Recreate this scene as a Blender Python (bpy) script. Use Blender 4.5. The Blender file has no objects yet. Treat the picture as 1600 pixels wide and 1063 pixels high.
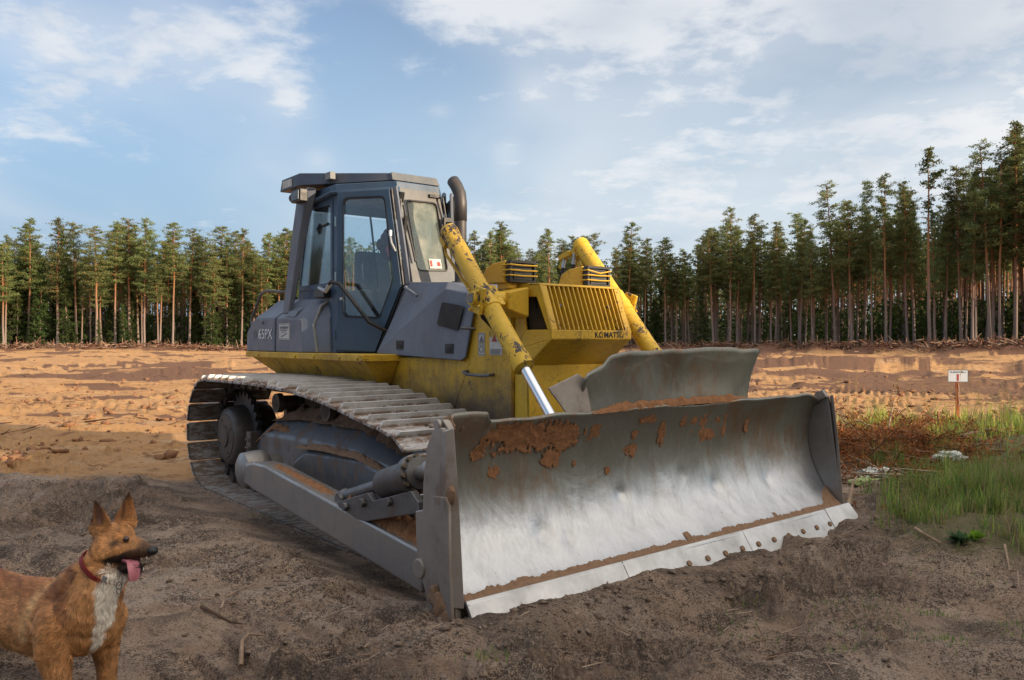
import bpy, bmesh, math, random
import numpy as np
from mathutils import Vector, Matrix, noise as mnoise
R = math.radians
SC = bpy.context.scene
COL = SC.collection
rng = np.random.default_rng(7)
random.seed(7)

# ------------------------------------------------------------------ camera
cd = bpy.data.cameras.new('camera'); cam = bpy.data.objects.new('camera', cd); COL.objects.link(cam)
cam.location = (0, 0, 1.5); cam.rotation_euler = (R(90.067 - 0.13), 0, 0)
cd.sensor_width = 36; cd.lens = 28.8; cd.clip_start = 0.05; cd.clip_end = 8000
SC.camera = cam

# ------------------------------------------------------------------ light
SUN_EL = R(17); SUN_DIR = Vector((0.87, -0.50, 0)).normalized()
SUN_AZ = math.atan2(SUN_DIR.x, SUN_DIR.y)          # clockwise from +Y
sl = bpy.data.lights.new('sun', 'SUN'); sl.energy = 4.3; sl.angle = R(0.6); sl.color = (1.0, 0.79, 0.56)
so = bpy.data.objects.new('sun', sl); COL.objects.link(so)
sv = Vector((SUN_DIR.x * math.cos(SUN_EL), SUN_DIR.y * math.cos(SUN_EL), math.sin(SUN_EL)))
so.rotation_euler = sv.to_track_quat('Z', 'Y').to_euler()
SC.view_settings.view_transform = 'Standard'; SC.view_settings.look = 'None'
SC.view_settings.exposure = 0.66; SC.view_settings.gamma = 1.0
SC.cycles.use_denoising = True
SC.cycles.max_bounces = 8; SC.cycles.diffuse_bounces = 3; SC.cycles.glossy_bounces = 3
SC.cycles.transparent_max_bounces = 24; SC.cycles.transmission_bounces = 6

# ------------------------------------------------------------------ node helper
class NT:
    def __init__(s, nt): s.t = nt; s.n = nt.nodes; s.l = nt.links
    def node(s, typ, ins=None, **kw):
        nd = s.n.new(typ)
        for k, v in kw.items(): setattr(nd, k, v)
        for k, v in (ins or {}).items():
            sock = nd.inputs[k]
            if isinstance(v, bpy.types.NodeSocket): s.l.new(v, sock)
            else: sock.default_value = v
        return nd
    def math(s, op, a, b=0.0, c=None, clamp=False):
        ins = {0: a, 1: b}
        if c is not None: ins[2] = c
        return s.node('ShaderNodeMath', ins, operation=op, use_clamp=clamp).outputs[0]
    def vmath(s, op, a, b=None, out=0):
        ins = {0: a}
        if b is not None: ins[1] = b
        return s.node('ShaderNodeVectorMath', ins, operation=op).outputs[out]
    def noise(s, vec, scale, detail=4, rough=0.55, dist=0.0, out='Fac'):
        return s.node('ShaderNodeTexNoise', {'Vector': vec, 'Scale': scale, 'Detail': detail, 'Roughness': rough, 'Distortion': dist}).outputs[out]
    def ramp(s, fac, a, b, lo=0.0, hi=1.0):
        return s.node('ShaderNodeMapRange', {'Value': fac, 'From Min': a, 'From Max': b, 'To Min': lo, 'To Max': hi}, interpolation_type='SMOOTHSTEP').outputs[0]
    def mix(s, fac, a, b, mode='MIX'):
        nd = s.n.new('ShaderNodeMix'); nd.data_type = 'RGBA'; nd.blend_type = mode
        for i, v in ((0, fac), (6, a), (7, b)):
            if isinstance(v, bpy.types.NodeSocket): s.l.new(v, nd.inputs[i])
            else: nd.inputs[i].default_value = (v if i == 0 else (*v[:3], 1))
        return nd.outputs[2]
    def scale(s, vec, sc):
        return s.node('ShaderNodeMapping', {'Vector': vec, 'Scale': sc}).outputs[0]

# ------------------------------------------------------------------ sky
w = bpy.data.worlds.new('World'); SC.world = w; w.use_nodes = True
g = NT(w.node_tree); g.n.clear()
out = g.node('ShaderNodeOutputWorld')
sky = g.node('ShaderNodeTexSky', sky_type='NISHITA', sun_disc=False, sun_elevation=SUN_EL, sun_rotation=SUN_AZ,
             altitude=100, air_density=1.0, dust_density=0.9, ozone_density=2.2)
tc = g.node('ShaderNodeTexCoord').outputs['Generated']
sep = g.node('ShaderNodeSeparateXYZ', {0: tc})
zz = g.math('MAXIMUM', sep.outputs[2], 0.03)
# clouds lie on a flat layer high above: direction / elevation
zc = g.math('ADD', zz, 0.16)
cv = g.node('ShaderNodeCombineXYZ', {0: g.math('DIVIDE', sep.outputs[0], zc), 1: g.math('DIVIDE', sep.outputs[1], zc), 2: 0.0}).outputs[0]
n1 = g.noise(g.vmath('ADD', cv, (3.1, 1.7, 0.0)), 2.6, 7, 0.62, 0.3)
n2 = g.noise(g.vmath('ADD', cv, (8.1, 4.7, 2.0)), 8.5, 5, 0.6, 0.2)
n3 = g.noise(g.vmath('ADD', g.scale(cv, (1.0, 0.45, 1.0)), (1.0, 9.7, 2.0)), 1.1, 3, 0.5, 0.2)
dens = g.math('ADD', g.math('MULTIPLY', n1, 0.62), g.math('MULTIPLY', n2, 0.38))
# where the cloud banks are (direction, spread across, spread up, weight)
az = g.math('ARCTAN2', sep.outputs[0], sep.outputs[1])
el = g.math('ARCSINE', sep.outputs[2])
banks = BANKS = [(-29.0, 17.5, 5.5, 2.8, .20), (-31, 13.0, 5, 1.3, .14), (-20.5, 19.0, 5.0, 2.6, .18), (-15.0, 15.8, 2.0, 1.5, .15), (-10, 20, 2.5, 3, -.14),
         (-5, 23.0, 11, 2.4, .22), (3.5, 21.5, 7, 2.2, .13), (1.5, 17, 1.8, 1.5, .12), (16, 20.5, 14, 4.2, .19), (29, 20, 9, 5, .20), (9, 16, 5.5, 2.2, .10), (10, 13, 4.5, 1.8, .06),
         (-.5, 12.7, 1.0, 1.1, .12), (-13.2, 12.0, 1.0, .8, .12), (-5.1, 15.5, .9, .5, .13), (24, 13.5, 7, 1.5, .13),
         (14, 9.5, 13, 3.6, .15), (28, 10, 9, 4.0, .10), (2, 8, 9, 3.5, .07), (-20, 9, 8, 3, -.03), (-5, 17.5, 5.5, 3.0, -.06), (-6, 11, 6, 2.5, -.05)]
tot = None
for (a0, e0, sa, se, wt) in banks:
    da = g.math('DIVIDE', g.math('SUBTRACT', az, R(a0)), R(sa)); de = g.math('DIVIDE', g.math('SUBTRACT', el, R(e0)), R(se))
    r2 = g.math('ADD', g.math('MULTIPLY', da, da), g.math('MULTIPLY', de, de))
    b = g.math('MULTIPLY', g.math('EXPONENT', g.math('MULTIPLY', r2, -1.0)), wt)
    tot = b if tot is None else g.math('ADD', tot, b)
d2 = g.math('ADD', dens, tot)
cl = g.ramp(d2, 0.515, 0.77)
veil = g.ramp(g.math('ADD', n3, g.math('MULTIPLY', tot, 1.2)), 0.38, 0.82, 0.0, 0.50)
cover = g.math('MAXIMUM', g.math('MULTIPLY', cl, 0.86), veil)
haze = g.ramp(el, R(2), R(26), 0.92, 0.0); hcol = g.mix(g.ramp(az, R(-34), R(14)), (0.18, 0.28, 0.405), (0.345, 0.43, 0.50))
shade = g.ramp(g.math('ADD', g.noise(cv, 1.6, 4, 0.5), g.math('MULTIPLY', g.ramp(az, R(8), R(28)), g.ramp(el, R(12), R(20), 0, .22))), 0.45, 0.80)
ccol = g.mix(shade, (0.55, 0.56, 0.575), (0.36, 0.40, 0.455))
# brighter cloud added overhead and towards the sun, out of view, to lift the shade
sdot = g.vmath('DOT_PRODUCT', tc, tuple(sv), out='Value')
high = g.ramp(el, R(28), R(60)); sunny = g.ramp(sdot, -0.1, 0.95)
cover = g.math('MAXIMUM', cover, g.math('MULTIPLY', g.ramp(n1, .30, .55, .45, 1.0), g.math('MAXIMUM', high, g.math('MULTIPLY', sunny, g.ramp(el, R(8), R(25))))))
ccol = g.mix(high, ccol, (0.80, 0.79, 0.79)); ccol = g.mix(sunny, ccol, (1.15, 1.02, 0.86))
skyc = g.node('ShaderNodeHueSaturation', {'Color': sky.outputs[0], 'Saturation': .88, 'Value': 1.0}).outputs[0]
SKYS = 0.112
skys = g.mix(1.0, skyc, (SKYS, SKYS, SKYS), 'MULTIPLY')
c1 = g.mix(haze, skys, hcol)
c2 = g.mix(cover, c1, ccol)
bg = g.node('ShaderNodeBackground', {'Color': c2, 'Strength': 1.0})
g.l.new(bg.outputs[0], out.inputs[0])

# ------------------------------------------------------------------ mesh helpers
class MB:
    def __init__(s): s.v = []; s.f = []
    def add(s, vs, fs):
        o = len(s.v); s.v += [tuple(map(float, p)) for p in vs]; s.f += [tuple(i + o for i in q) for q in fs]; return s
    def box(s, a, b):
        (x0, y0, z0), (x1, y1, z1) = a, b
        return s.add([(x0,y0,z0),(x1,y0,z0),(x1,y1,z0),(x0,y1,z0),(x0,y0,z1),(x1,y0,z1),(x1,y1,z1),(x0,y1,z1)],
                     [(0,3,2,1),(4,5,6,7),(0,1,5,4),(1,2,6,5),(2,3,7,6),(3,0,4,7)])
    def obox(s, c, size, rot):       # rot: 3x3 matrix or euler
        m = rot if isinstance(rot, Matrix) else Matrix.Rotation(rot[2],3,'Z') @ Matrix.Rotation(rot[1],3,'Y') @ Matrix.Rotation(rot[0],3,'X')
        vs = [Vector(c) + m @ Vector((sx*size[0]/2, sy*size[1]/2, sz*size[2]/2)) for sz in (-1,1) for sx,sy in ((-1,-1),(1,-1),(1,1),(-1,1))]
        return s.add(vs, [(0,3,2,1),(4,5,6,7),(0,1,5,4),(1,2,6,5),(2,3,7,6),(3,0,4,7)])
    def hexa(s, q0, q1):             # two quads with matching corners
        return s.add(list(q0) + list(q1), [(3,2,1,0),(4,5,6,7),(0,1,5,4),(1,2,6,5),(2,3,7,6),(3,0,4,7)])
    def loft(s, rings, cap=True, close=True):
        n = len(rings[0]); vs = [p for r in rings for p in r]; fs = []
        for k in range(len(rings) - 1):
            for i in range(n if close else n - 1):
                j = (i + 1) % n
                fs.append((k*n+i, k*n+j, (k+1)*n+j, (k+1)*n+i))
        if cap: fs.append(tuple(range(n))[::-1]); fs.append(tuple((len(rings)-1)*n + i for i in range(n)))
        return s.add(vs, fs)
    def xz(s, poly, y0, y1):         # polygon in x,z pushed along y
        return s.loft([[(x, y0, z) for x, z in poly], [(x, y1, z) for x, z in poly]])
    def slab(s, poly, d):            # 3-D polygon thickened by vector d
        d = Vector(d)
        return s.loft([[Vector(p) for p in poly], [Vector(p) + d for p in poly]])
    def frame(s, outer, inner, d):   # ring between two polygons with the same number of points
        d = Vector(d); o = [Vector(p) for p in outer]; i = [Vector(p) for p in inner]; n = len(o)
        vs = o + i + [p + d for p in o] + [p + d for p in i]; fs = []
        for k in range(n):
            j = (k+1) % n
            fs += [(k, j, n+j, n+k), (2*n+k, 3*n+k, 3*n+j, 2*n+j), (k, 2*n+k, 2*n+j, j), (n+k, n+j, 3*n+j, 3*n+k)]
        return s.add(vs, fs)
    def tube(s, pts, r, n=12, cap=True):
        pts = [Vector(p) for p in pts]; rs = r if isinstance(r, (list, tuple)) else [r]*len(pts)
        t0 = (pts[1]-pts[0]).normalized(); up = Vector((0,0,1)) if abs(t0.z) < .9 else Vector((1,0,0))
        u = t0.cross(up).normalized(); rings = []
        for k, p in enumerate(pts):
            t = (pts[min(k+1,len(pts)-1)] - pts[max(k-1,0)]).normalized()
            u = (u - t*u.dot(t)).normalized(); v = t.cross(u)
            rings.append([p + (u*math.cos(a) + v*math.sin(a))*rs[k] for a in [2*math.pi*i/n for i in range(n)]])
        return s.loft(rings, cap)
    def cyl(s, a, b, r, r2=None, n=20): return s.tube([a, b], [r, r if r2 is None else r2], n)
    def lathe(s, axis_o, axis_d, prof, n=28):   # prof: (along, radius)
        o = Vector(axis_o); d = Vector(axis_d).normalized()
        return s.tube([o + d*t for t, _ in prof], [max(r, 1e-4) for _, r in prof], n)
    def bolts(s, pts, d, r, h):
        for p in pts: s.cyl(p, Vector(p) + Vector(d)*h, r, n=6)
        return s
    def ball(s, c, r, n=10, sc=(1,1,1)):
        rings = []
        for k in range(n+1):
            a = math.pi*k/n; rr = max(math.sin(a), 1e-3)
            rings.append([(c[0]+r*sc[0]*rr*math.cos(t), c[1]+r*sc[1]*rr*math.sin(t), c[2]-r*sc[2]*math.cos(a)) for t in [2*math.pi*i/(2*n) for i in range(2*n)]])
        return s.loft(rings)
    def mesh(s, name, smooth=False):
        me = bpy.data.meshes.new(name); me.from_pydata(s.v, [], s.f)
        bm = bmesh.new(); bm.from_mesh(me); bmesh.ops.recalc_face_normals(bm, faces=bm.faces); bm.to_mesh(me); bm.free()
        if smooth: me.polygons.foreach_set('use_smooth', [True]*len(me.polygons))
        return me
    def build(s, name, m, parent=None, bevel=0.0, smooth=False, seg=2, label=None):
        me = s.mesh(name, smooth or bevel > 0); me.materials.append(m)
        o = bpy.data.objects.new(name, me); COL.objects.link(o); o.parent = parent
        if bevel > 0:
            b = o.modifiers.new('bevel', 'BEVEL'); b.width = bevel; b.segments = seg; b.limit_method = 'ANGLE'; b.angle_limit = R(32); b.harden_normals = True
        elif smooth:
            me.set_sharp_from_angle(angle=R(38))
        if label: o['label'] = label
        return o

def soup(name, V, F, m, parent=None, cols=None, smooth=False):
    """fast mesh from numpy: V (n,3), F (k,3|4) ; cols (n,3) point colours"""
    me = bpy.data.meshes.new(name); k, c = F.shape
    me.vertices.add(len(V)); me.vertices.foreach_set('co', V.astype(np.float32).ravel())
    me.loops.add(k*c); me.loops.foreach_set('vertex_index', F.astype(np.int32).ravel())
    me.polygons.add(k); me.polygons.foreach_set('loop_start', np.arange(0, k*c, c, dtype=np.int32))
    me.polygons.foreach_set('loop_total', np.full(k, c, dtype=np.int32))
    if smooth: me.polygons.foreach_set('use_smooth', np.ones(k, dtype=bool))
    me.update(calc_edges=True)
    if cols is not None:
        a = me.attributes.new('col', 'FLOAT_COLOR', 'POINT')
        a.data.foreach_set('color', np.concatenate([cols, np.ones((len(cols),1))], 1).astype(np.float32).ravel())
    if m: me.materials.append(m)
    if name is None: return me
    o = bpy.data.objects.new(name, me); COL.objects.link(o); o.parent = parent
    return o

def tag(o, label=None, cat=None, group=None, kind=None):
    for k, v in (('label', label), ('category', cat), ('group', group), ('kind', kind)):
        if v: o[k] = v
    return o
def empty(name, loc=(0,0,0), rz=0.0):
    o = bpy.data.objects.new(name, None); COL.objects.link(o); o.location = loc; o.rotation_euler = (0,0,rz)
    o.empty_display_size = 0.1
    return o

# ------------------------------------------------------------------ numpy noise
_perm = np.random.default_rng(11).random((256, 256))
def vnoise(x, y, s=1.0, ox=0.0, oy=0.0):
    x = x*s + ox + 1000; y = y*s + oy + 1000
    xi = np.floor(x).astype(int); yi = np.floor(y).astype(int); fx = x-xi; fy = y-yi
    fx = fx*fx*(3-2*fx); fy = fy*fy*(3-2*fy)
    a = _perm[xi % 256, yi % 256]; b = _perm[(xi+1) % 256, yi % 256]; c = _perm[xi % 256, (yi+1) % 256]; d = _perm[(xi+1) % 256, (yi+1) % 256]
    return (a*(1-fx)+b*fx)*(1-fy) + (c*(1-fx)+d*fx)*fy
def fbm(x, y, s, oc=4, gain=0.5, ox=0.0, oy=0.0):
    r = 0; a = 1.0; t = 0
    for k in range(oc):
        r = r + a*(vnoise(x, y, s*2.03**k, ox+17.3*k, oy+9.1*k)-0.5); t += a; a *= gain
    return r/t*2
def sstep(x, a, b):
    t = np.clip((x-a)/(b-a), 0, 1); return t*t*(3-2*t)
# ------------------------------------------------------------------ materials
def new_mat(name):
    m = bpy.data.materials.new(name); m.use_nodes = True
    t = NT(m.node_tree); t.n.clear()
    o = t.node('ShaderNodeOutputMaterial'); p = t.node('ShaderNodeBsdfPrincipled')
    t.l.new(p.outputs[0], o.inputs[0]); t.out = o
    co = t.node('ShaderNodeTexCoord').outputs['Object']
    return m, t, p, co
def setp(t, p, **kw):
    for k, v in kw.items():
        s_ = p.inputs[k.replace('_', ' ')]
        if isinstance(v, bpy.types.NodeSocket): t.l.new(v, s_)
        else: s_.default_value = (*v, 1) if isinstance(v, tuple) and len(v) == 3 and s_.type == 'RGBA' else v
def bump(t, p, h, strength=0.3, dist=0.01):
    t.l.new(t.node('ShaderNodeBump', {'Height': h, 'Strength': strength, 'Distance': dist}).outputs[0], p.inputs['Normal'])

def paint(name, col, col2, chip=(0.035,0.03,0.035), chips=0.5, dust=(0.20,0.13,0.08), dusty=0.35, rough=0.42, low=None, streak=0.0, spec=0.5, scratch=0.0):
    m, t, p, co = new_mat(name)
    big = t.noise(co, 1.7, 4, 0.6); med = t.noise(co, 6, 5, 0.6)
    base = t.mix(t.ramp(big, 0.3, 0.7), col, col2)
    base = t.mix(t.ramp(t.noise(co, 28, 3, 0.6), 0.35, 0.75, 0, 0.18), base, tuple(c*0.55 for c in col2))
    # dust film, heavier in patches
    dm = t.math('MULTIPLY', t.ramp(t.noise(t.scale(co, (1, 1, 0.35)), 3.2, 6, 0.68), 0.42, 0.72), dusty)
    base = t.mix(dm, base, dust)
    if low:     # splashed mud climbing from below
        z = t.node('ShaderNodeSeparateXYZ', {0: co}).outputs[2]
        zz_ = t.math('ADD', z, t.math('MULTIPLY', t.math('SUBTRACT', t.noise(co, 4, 5, 0.65), 0.5), 0.7))
        mud = t.ramp(zz_, low[0], low[1], 0.93, 0.0)
        base = t.mix(mud, base, (0.085, 0.062, 0.048))
        scr = t.noise(t.scale(co, (1.3, 1.3, 3.4)), 9, 6, 0.75, 1.2)
        base = t.mix(t.math('MULTIPLY', t.ramp(scr, 0.60, 0.66, 0, 0.85), t.ramp(zz_, low[1]+.1, low[1]+.75, 1, 0)), base, (0.05, 0.042, 0.045))
    ch = t.noise(t.scale(co, (1, 1, .8)), 24, 8, 0.78, 0.7); area = t.noise(co, 3.4, 3, 0.5)
    cm = t.ramp(t.math('ADD', ch, t.math('MULTIPLY', t.math('SUBTRACT', area, 0.5), 0.75)), 0.76-0.17*chips, 0.775-0.17*chips)
    base = t.mix(cm, base, chip)
    if streak:
        base = t.mix(t.ramp(t.noise(t.scale(co, (7, 7, .5)), 3, 4, .6), .55, .75, 0, streak), base, (0.16, 0.09, 0.05))
    if scratch:
        ns = t.noise(t.scale(co, (1.0, 1.0, 1.6)), 7.5, 3, 0.55, 2.2); ln = t.math('ABSOLUTE', t.math('SUBTRACT', ns, 0.5))
        ar_ = t.ramp(t.noise(co, 2.3, 4, 0.6), 0.44, 0.60)
        base = t.mix(t.math('MULTIPLY', t.ramp(ln, 0.004, 0.012, scratch, 0.0), ar_), base, (0.045,0.035,0.035))
        sm_ = t.noise(t.scale(co, (2.2, 2.2, .8)), 5, 7, .75, .8); base = t.mix(t.ramp(sm_, .58, .70, 0, scratch*.7), base, (0.10,0.065,0.035))
    rg = t.math('ADD', t.ramp(med, 0.3, 0.7, rough, rough+0.2), t.math('MULTIPLY', dm, 0.4), clamp=True)
    setp(t, p, Base_Color=base, Roughness=rg, Specular_IOR_Level=spec)
    bump(t, p, t.math('SUBTRACT', t.math('MULTIPLY', big, 0.8), t.math('MULTIPLY', cm, 0.25)), 0.25, 0.01)
    return m

def metal(name, col, col2, rough=0.4, rough2=0.6, metallic=0.85, rust=0.2, mud=0.3, mudc=(0.17,0.10,0.06), sc=1.0, low=None):
    m, t, p, co = new_mat(name)
    n1_ = t.noise(co, 3*sc, 6, 0.65); n2_ = t.noise(t.scale(co, (1, 1, 0.3)), 11*sc, 6, 0.7); n3_ = t.noise(co, 40*sc, 4, 0.6)
    base = t.mix(t.ramp(n1_, 0.3, 0.7), col, col2)
    base = t.mix(t.ramp(n2_, 0.55, 0.7, 0, rust), base, (0.13, 0.055, 0.03))
    mm = t.math('MULTIPLY', t.ramp(t.math('ADD', t.math('MULTIPLY', n1_, .5), t.math('MULTIPLY', n2_, .5)), 0.62-0.22*mud, 0.72-0.22*mud), min(1, mud*1.6))
    base = t.mix(mm, base, mudc)
    setp(t, p, Base_Color=base, Roughness=t.math('ADD', t.ramp(n1_, 0.3, 0.7, rough, rough2), t.math('MULTIPLY', mm, 0.4), clamp=True),
         Metallic=t.math('MULTIPLY', t.math('SUBTRACT', 1.0, mm), metallic))
    bump(t, p, t.math('ADD', t.math('MULTIPLY', n1_, .6), t.math('MULTIPLY', n3_, .12)), 0.35, 0.008)
    return m

def plain(name, col, rough=0.5, metallic=0.0, var=0.25, spec=0.5):
    m, t, p, co = new_mat(name)
    n_ = t.noise(co, 9, 5, 0.6)
    setp(t, p, Base_Color=t.mix(t.ramp(n_, 0.3, 0.7), col, tuple(c*(1-var) for c in col)), Roughness=t.ramp(n_, 0.3, 0.7, rough, min(1, rough+.15)), Metallic=metallic, Specular_IOR_Level=spec)
    return m

def soilmat(name, a, b, scale=14, bs=0.6):
    m, t, p, co = new_mat(name)
    n_ = t.noise(co, scale, 7, 0.7); k = t.noise(co, scale*5, 5, 0.7)
    setp(t, p, Base_Color=t.mix(t.ramp(t.math('ADD', t.math('MULTIPLY', n_, .6), t.math('MULTIPLY', k, .4)), 0.35, 0.65), a, b), Roughness=0.95, Specular_IOR_Level=0.15)
    bump(t, p, t.math('ADD', n_, t.math('MULTIPLY', k, 0.4)), bs, 0.02)
    return m

M = {}
M['yellow'] = paint('yellow_paint', (0.74,0.465,0.028), (0.60,0.36,0.024), chips=0.35, dusty=0.22, dust=(0.30,0.19,0.08), streak=.25, scratch=.75)
M['yellow_worn'] = paint('yellow_paint_chipped', (0.76,0.49,0.035), (0.62,0.385,0.03), chips=1.12, dusty=0.3, dust=(0.30,0.20,0.09), scratch=.6)
M['yellow_low'] = paint('yellow_paint_muddy', (0.72,0.44,0.028), (0.56,0.335,0.022), chips=0.5, dusty=0.55, dust=(0.24,0.15,0.06), low=(0.95,1.40), streak=.4, scratch=.95)
M['grey'] = paint('grey_blue_paint', (0.150,0.172,0.222), (0.115,0.134,0.175), chips=0.05, chip=(.05,.05,.05), dusty=0.30, dust=(0.17,0.15,0.14), rough=0.38)
M['grey_warm'] = paint('grey_cab_front_paint', (0.135,0.148,0.16), (0.105,0.115,0.125), chips=0.12, chip=(.05,.05,.05), dusty=0.5, dust=(0.30,0.26,0.22), rough=0.42)
M['navy'] = paint('dark_blue_door_paint', (0.046,0.092,0.160), (0.036,0.070,0.122), chips=0.0, dusty=0.18, dust=(0.12,0.12,0.13), rough=0.33)
M['canopy'] = paint('canopy_paint', (0.080,0.105,0.15), (0.065,0.085,0.12), chips=0.10, chip=(.03,.03,.03), dusty=0.3, dust=(0.2,0.17,0.15), rough=0.4)
M['black'] = plain('black_plastic', (0.012,0.012,0.014), 0.4)
M['rubber'] = plain('black_rubber', (0.02,0.02,0.022), 0.6)
M['vent'] = plain('vent_mesh_grey', (0.045,0.042,0.042), 0.7, 0.2)
M['dark_steel'] = metal('dark_steel', (0.20,0.20,0.205), (0.12,0.115,0.115), 0.42, 0.6, 0.75, 0.35, 0.38)
M['frame_steel'] = metal('track_frame_steel', (0.22,0.225,0.24), (0.15,0.15,0.16), 0.42, 0.6, 0.6, 0.15, 0.55, (0.20,0.125,0.08))
M['arm_steel'] = metal('push_arm_steel', (0.40,0.385,0.375), (0.30,0.28,0.265), 0.40, 0.56, 0.8, 0.12, 0.24, (0.17,0.115,0.08))
M['end_steel'] = metal('blade_end_steel', (0.37,0.34,0.315), (0.27,0.24,0.215), 0.46, 0.65, 0.65, 0.25, 0.42, (0.19,0.125,0.09))
M['shoe'] = metal('track_shoe_steel', (0.40,0.395,0.395), (0.27,0.26,0.25), 0.42, 0.60, 0.75, 0.12, 0.50, (0.19,0.12,0.08), sc=1.6)
M['roller'] = metal('roller_steel', (0.16,0.145,0.135), (0.11,0.095,0.085), 0.45, 0.65, 0.6, 0.2, 0.4, (0.13,0.09,0.065))
M['chrome'] = plain('chrome_rod', (0.80,0.82,0.86), 0.08, 1.0, 0.03)
M['exhaust'] = metal('exhaust_pipe', (0.085,0.08,0.08), (0.06,0.056,0.056), 0.5, 0.62, 0.45, 0.5, 0.0)
M['mud'] = soilmat('caked_mud', (0.36,0.175,0.085), (0.22,0.115,0.062), 22)
M['mud_thin'] = soilmat('dry_clay', (0.30,0.19,0.125), (0.20,0.125,0.08), 30, 0.4)
M['decal'] = plain('white_decal', (0.62,0.61,0.58), 0.6, 0, 0.25)
M['letter'] = plain('pale_lettering', (0.78,0.80,0.82), 0.6, 0, 0.3)
M['faded'] = plain('faded_lettering', (0.15,0.16,0.19), 0.6, 0, 0.2)
M['print_black'] = plain('black_print', (0.02,0.02,0.02), 0.6)
M['print_grey'] = plain('grey_print', (0.16,0.17,0.19), 0.6)
M['print_red'] = plain('red_print', (0.40,0.06,0.055), 0.6)
M['lens'] = plain('lamp_lens', (0.07,0.075,0.075), 0.25, 0.1, 0.3)
M['seat'] = plain('seat_fabric', (0.045,0.05,0.06), 0.8)
M['redcloth'] = plain('red_cloth', (0.17,0.018,0.028), 0.9)
M['palegrey'] = plain('pale_grey_trim', (0.30,0.31,0.31), 0.6)
M['ltsteel'] = plain('bare_steel', (0.5,0.5,0.5), 0.35, 0.9)

def glassmat(name, tint=(0.75,0.86,0.88), dirt=0.10, gl=0.04, body=0.05):
    m, t, p, co = new_mat(name)
    tr = t.node('ShaderNodeBsdfTransparent', {'Color': (*tint, 1)})
    gs = t.node('ShaderNodeBsdfGlossy', {'Color': (1,1,1,1), 'Roughness': gl})
    fr = t.node('ShaderNodeFresnel', {'IOR': 1.5})
    fac = t.math('ADD', t.math('MULTIPLY', fr.outputs[0], 0.9), 0.015, clamp=True)
    mx = t.node('ShaderNodeMixShader', {0: fac, 1: tr.outputs[0], 2: gs.outputs[0]})
    df = t.node('ShaderNodeBsdfDiffuse', {'Color': (0.42,0.42,0.38,1)})
    dm = t.ramp(t.noise(co, 3.2, 6, 0.65), 0.35, 0.72, dirt*0.35, dirt*1.8)
    mx2 = t.node('ShaderNodeMixShader', {0: dm, 1: mx.outputs[0], 2: df.outputs[0]})
    t.l.new(mx2.outputs[0], t.out.inputs[0]); return m
M['glass'] = glassmat('cab_glass', (0.90,0.95,0.97), dirt=0.02)
M['glass_dirty'] = glassmat('dusty_windshield_glass', (0.62,0.72,0.66), 0.32)

def blademat(name, upper=False):
    m, t, p, co = new_mat(name)
    sp = t.node('ShaderNodeSeparateXYZ', {0: co}).outputs
    streak = t.noise(t.scale(co, (1, 1, 0.16)), 9, 6, 0.65, 0.5); fine = t.noise(t.scale(co, (1, 1, 0.07)), 42, 5, 0.7)
    cloud = t.noise(co, 2.4, 6, 0.6, 0.6)
    zw = t.math('ADD', sp[2], t.math('ADD', t.math('MULTIPLY', t.math('SUBTRACT', cloud, .5), .28), t.math('MULTIPLY', t.math('SUBTRACT', streak, .5), .16)))
    pat = t.ramp(zw, 0.45, 0.80) if not upper else 1.0       # scoured steel low, weathered steel high
    base = t.mix(pat, (0.50,0.52,0.55), (0.25,0.255,0.225))
    base = t.mix(t.ramp(streak, 0.42, 0.7, 0, 0.22), base, (0.17,0.175,0.165))
    base = t.mix(t.math('MULTIPLY', t.ramp(t.noise(t.scale(co,(1,1,.5)), 2.6, 8, 0.78), 0.48, 0.62, 0, 0.80), pat), base, (0.26,0.17,0.11))
    base = t.mix(t.ramp(fine, 0.5, 0.8, 0, 0.30), base, (0.55,0.56,0.56))
    base = t.mix(t.ramp(t.noise(co, 26, 3, 0.5), 0.74, 0.78, 0, .7), base, (0.08,0.06,0.05))
    rg = t.math('ADD', t.math('MULTIPLY', pat, 0.16), t.ramp(fine, 0.3, 0.7, 0.33, 0.46))
    setp(t, p, Base_Color=base, Roughness=rg, Metallic=t.math('SUBTRACT', 0.97, t.math('MULTIPLY', pat, 0.30)), Anisotropic=0.35)
    bump(t, p, t.math('ADD', t.math('MULTIPLY', cloud, 1.0), t.math('ADD', t.math('MULTIPLY', streak, .12), t.math('MULTIPLY', fine, 0.03))), 0.35, 0.03)
    return m
M['blade'] = blademat('scoured_blade_steel'); M['blade_up'] = blademat('weathered_guard_steel', True)
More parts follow.
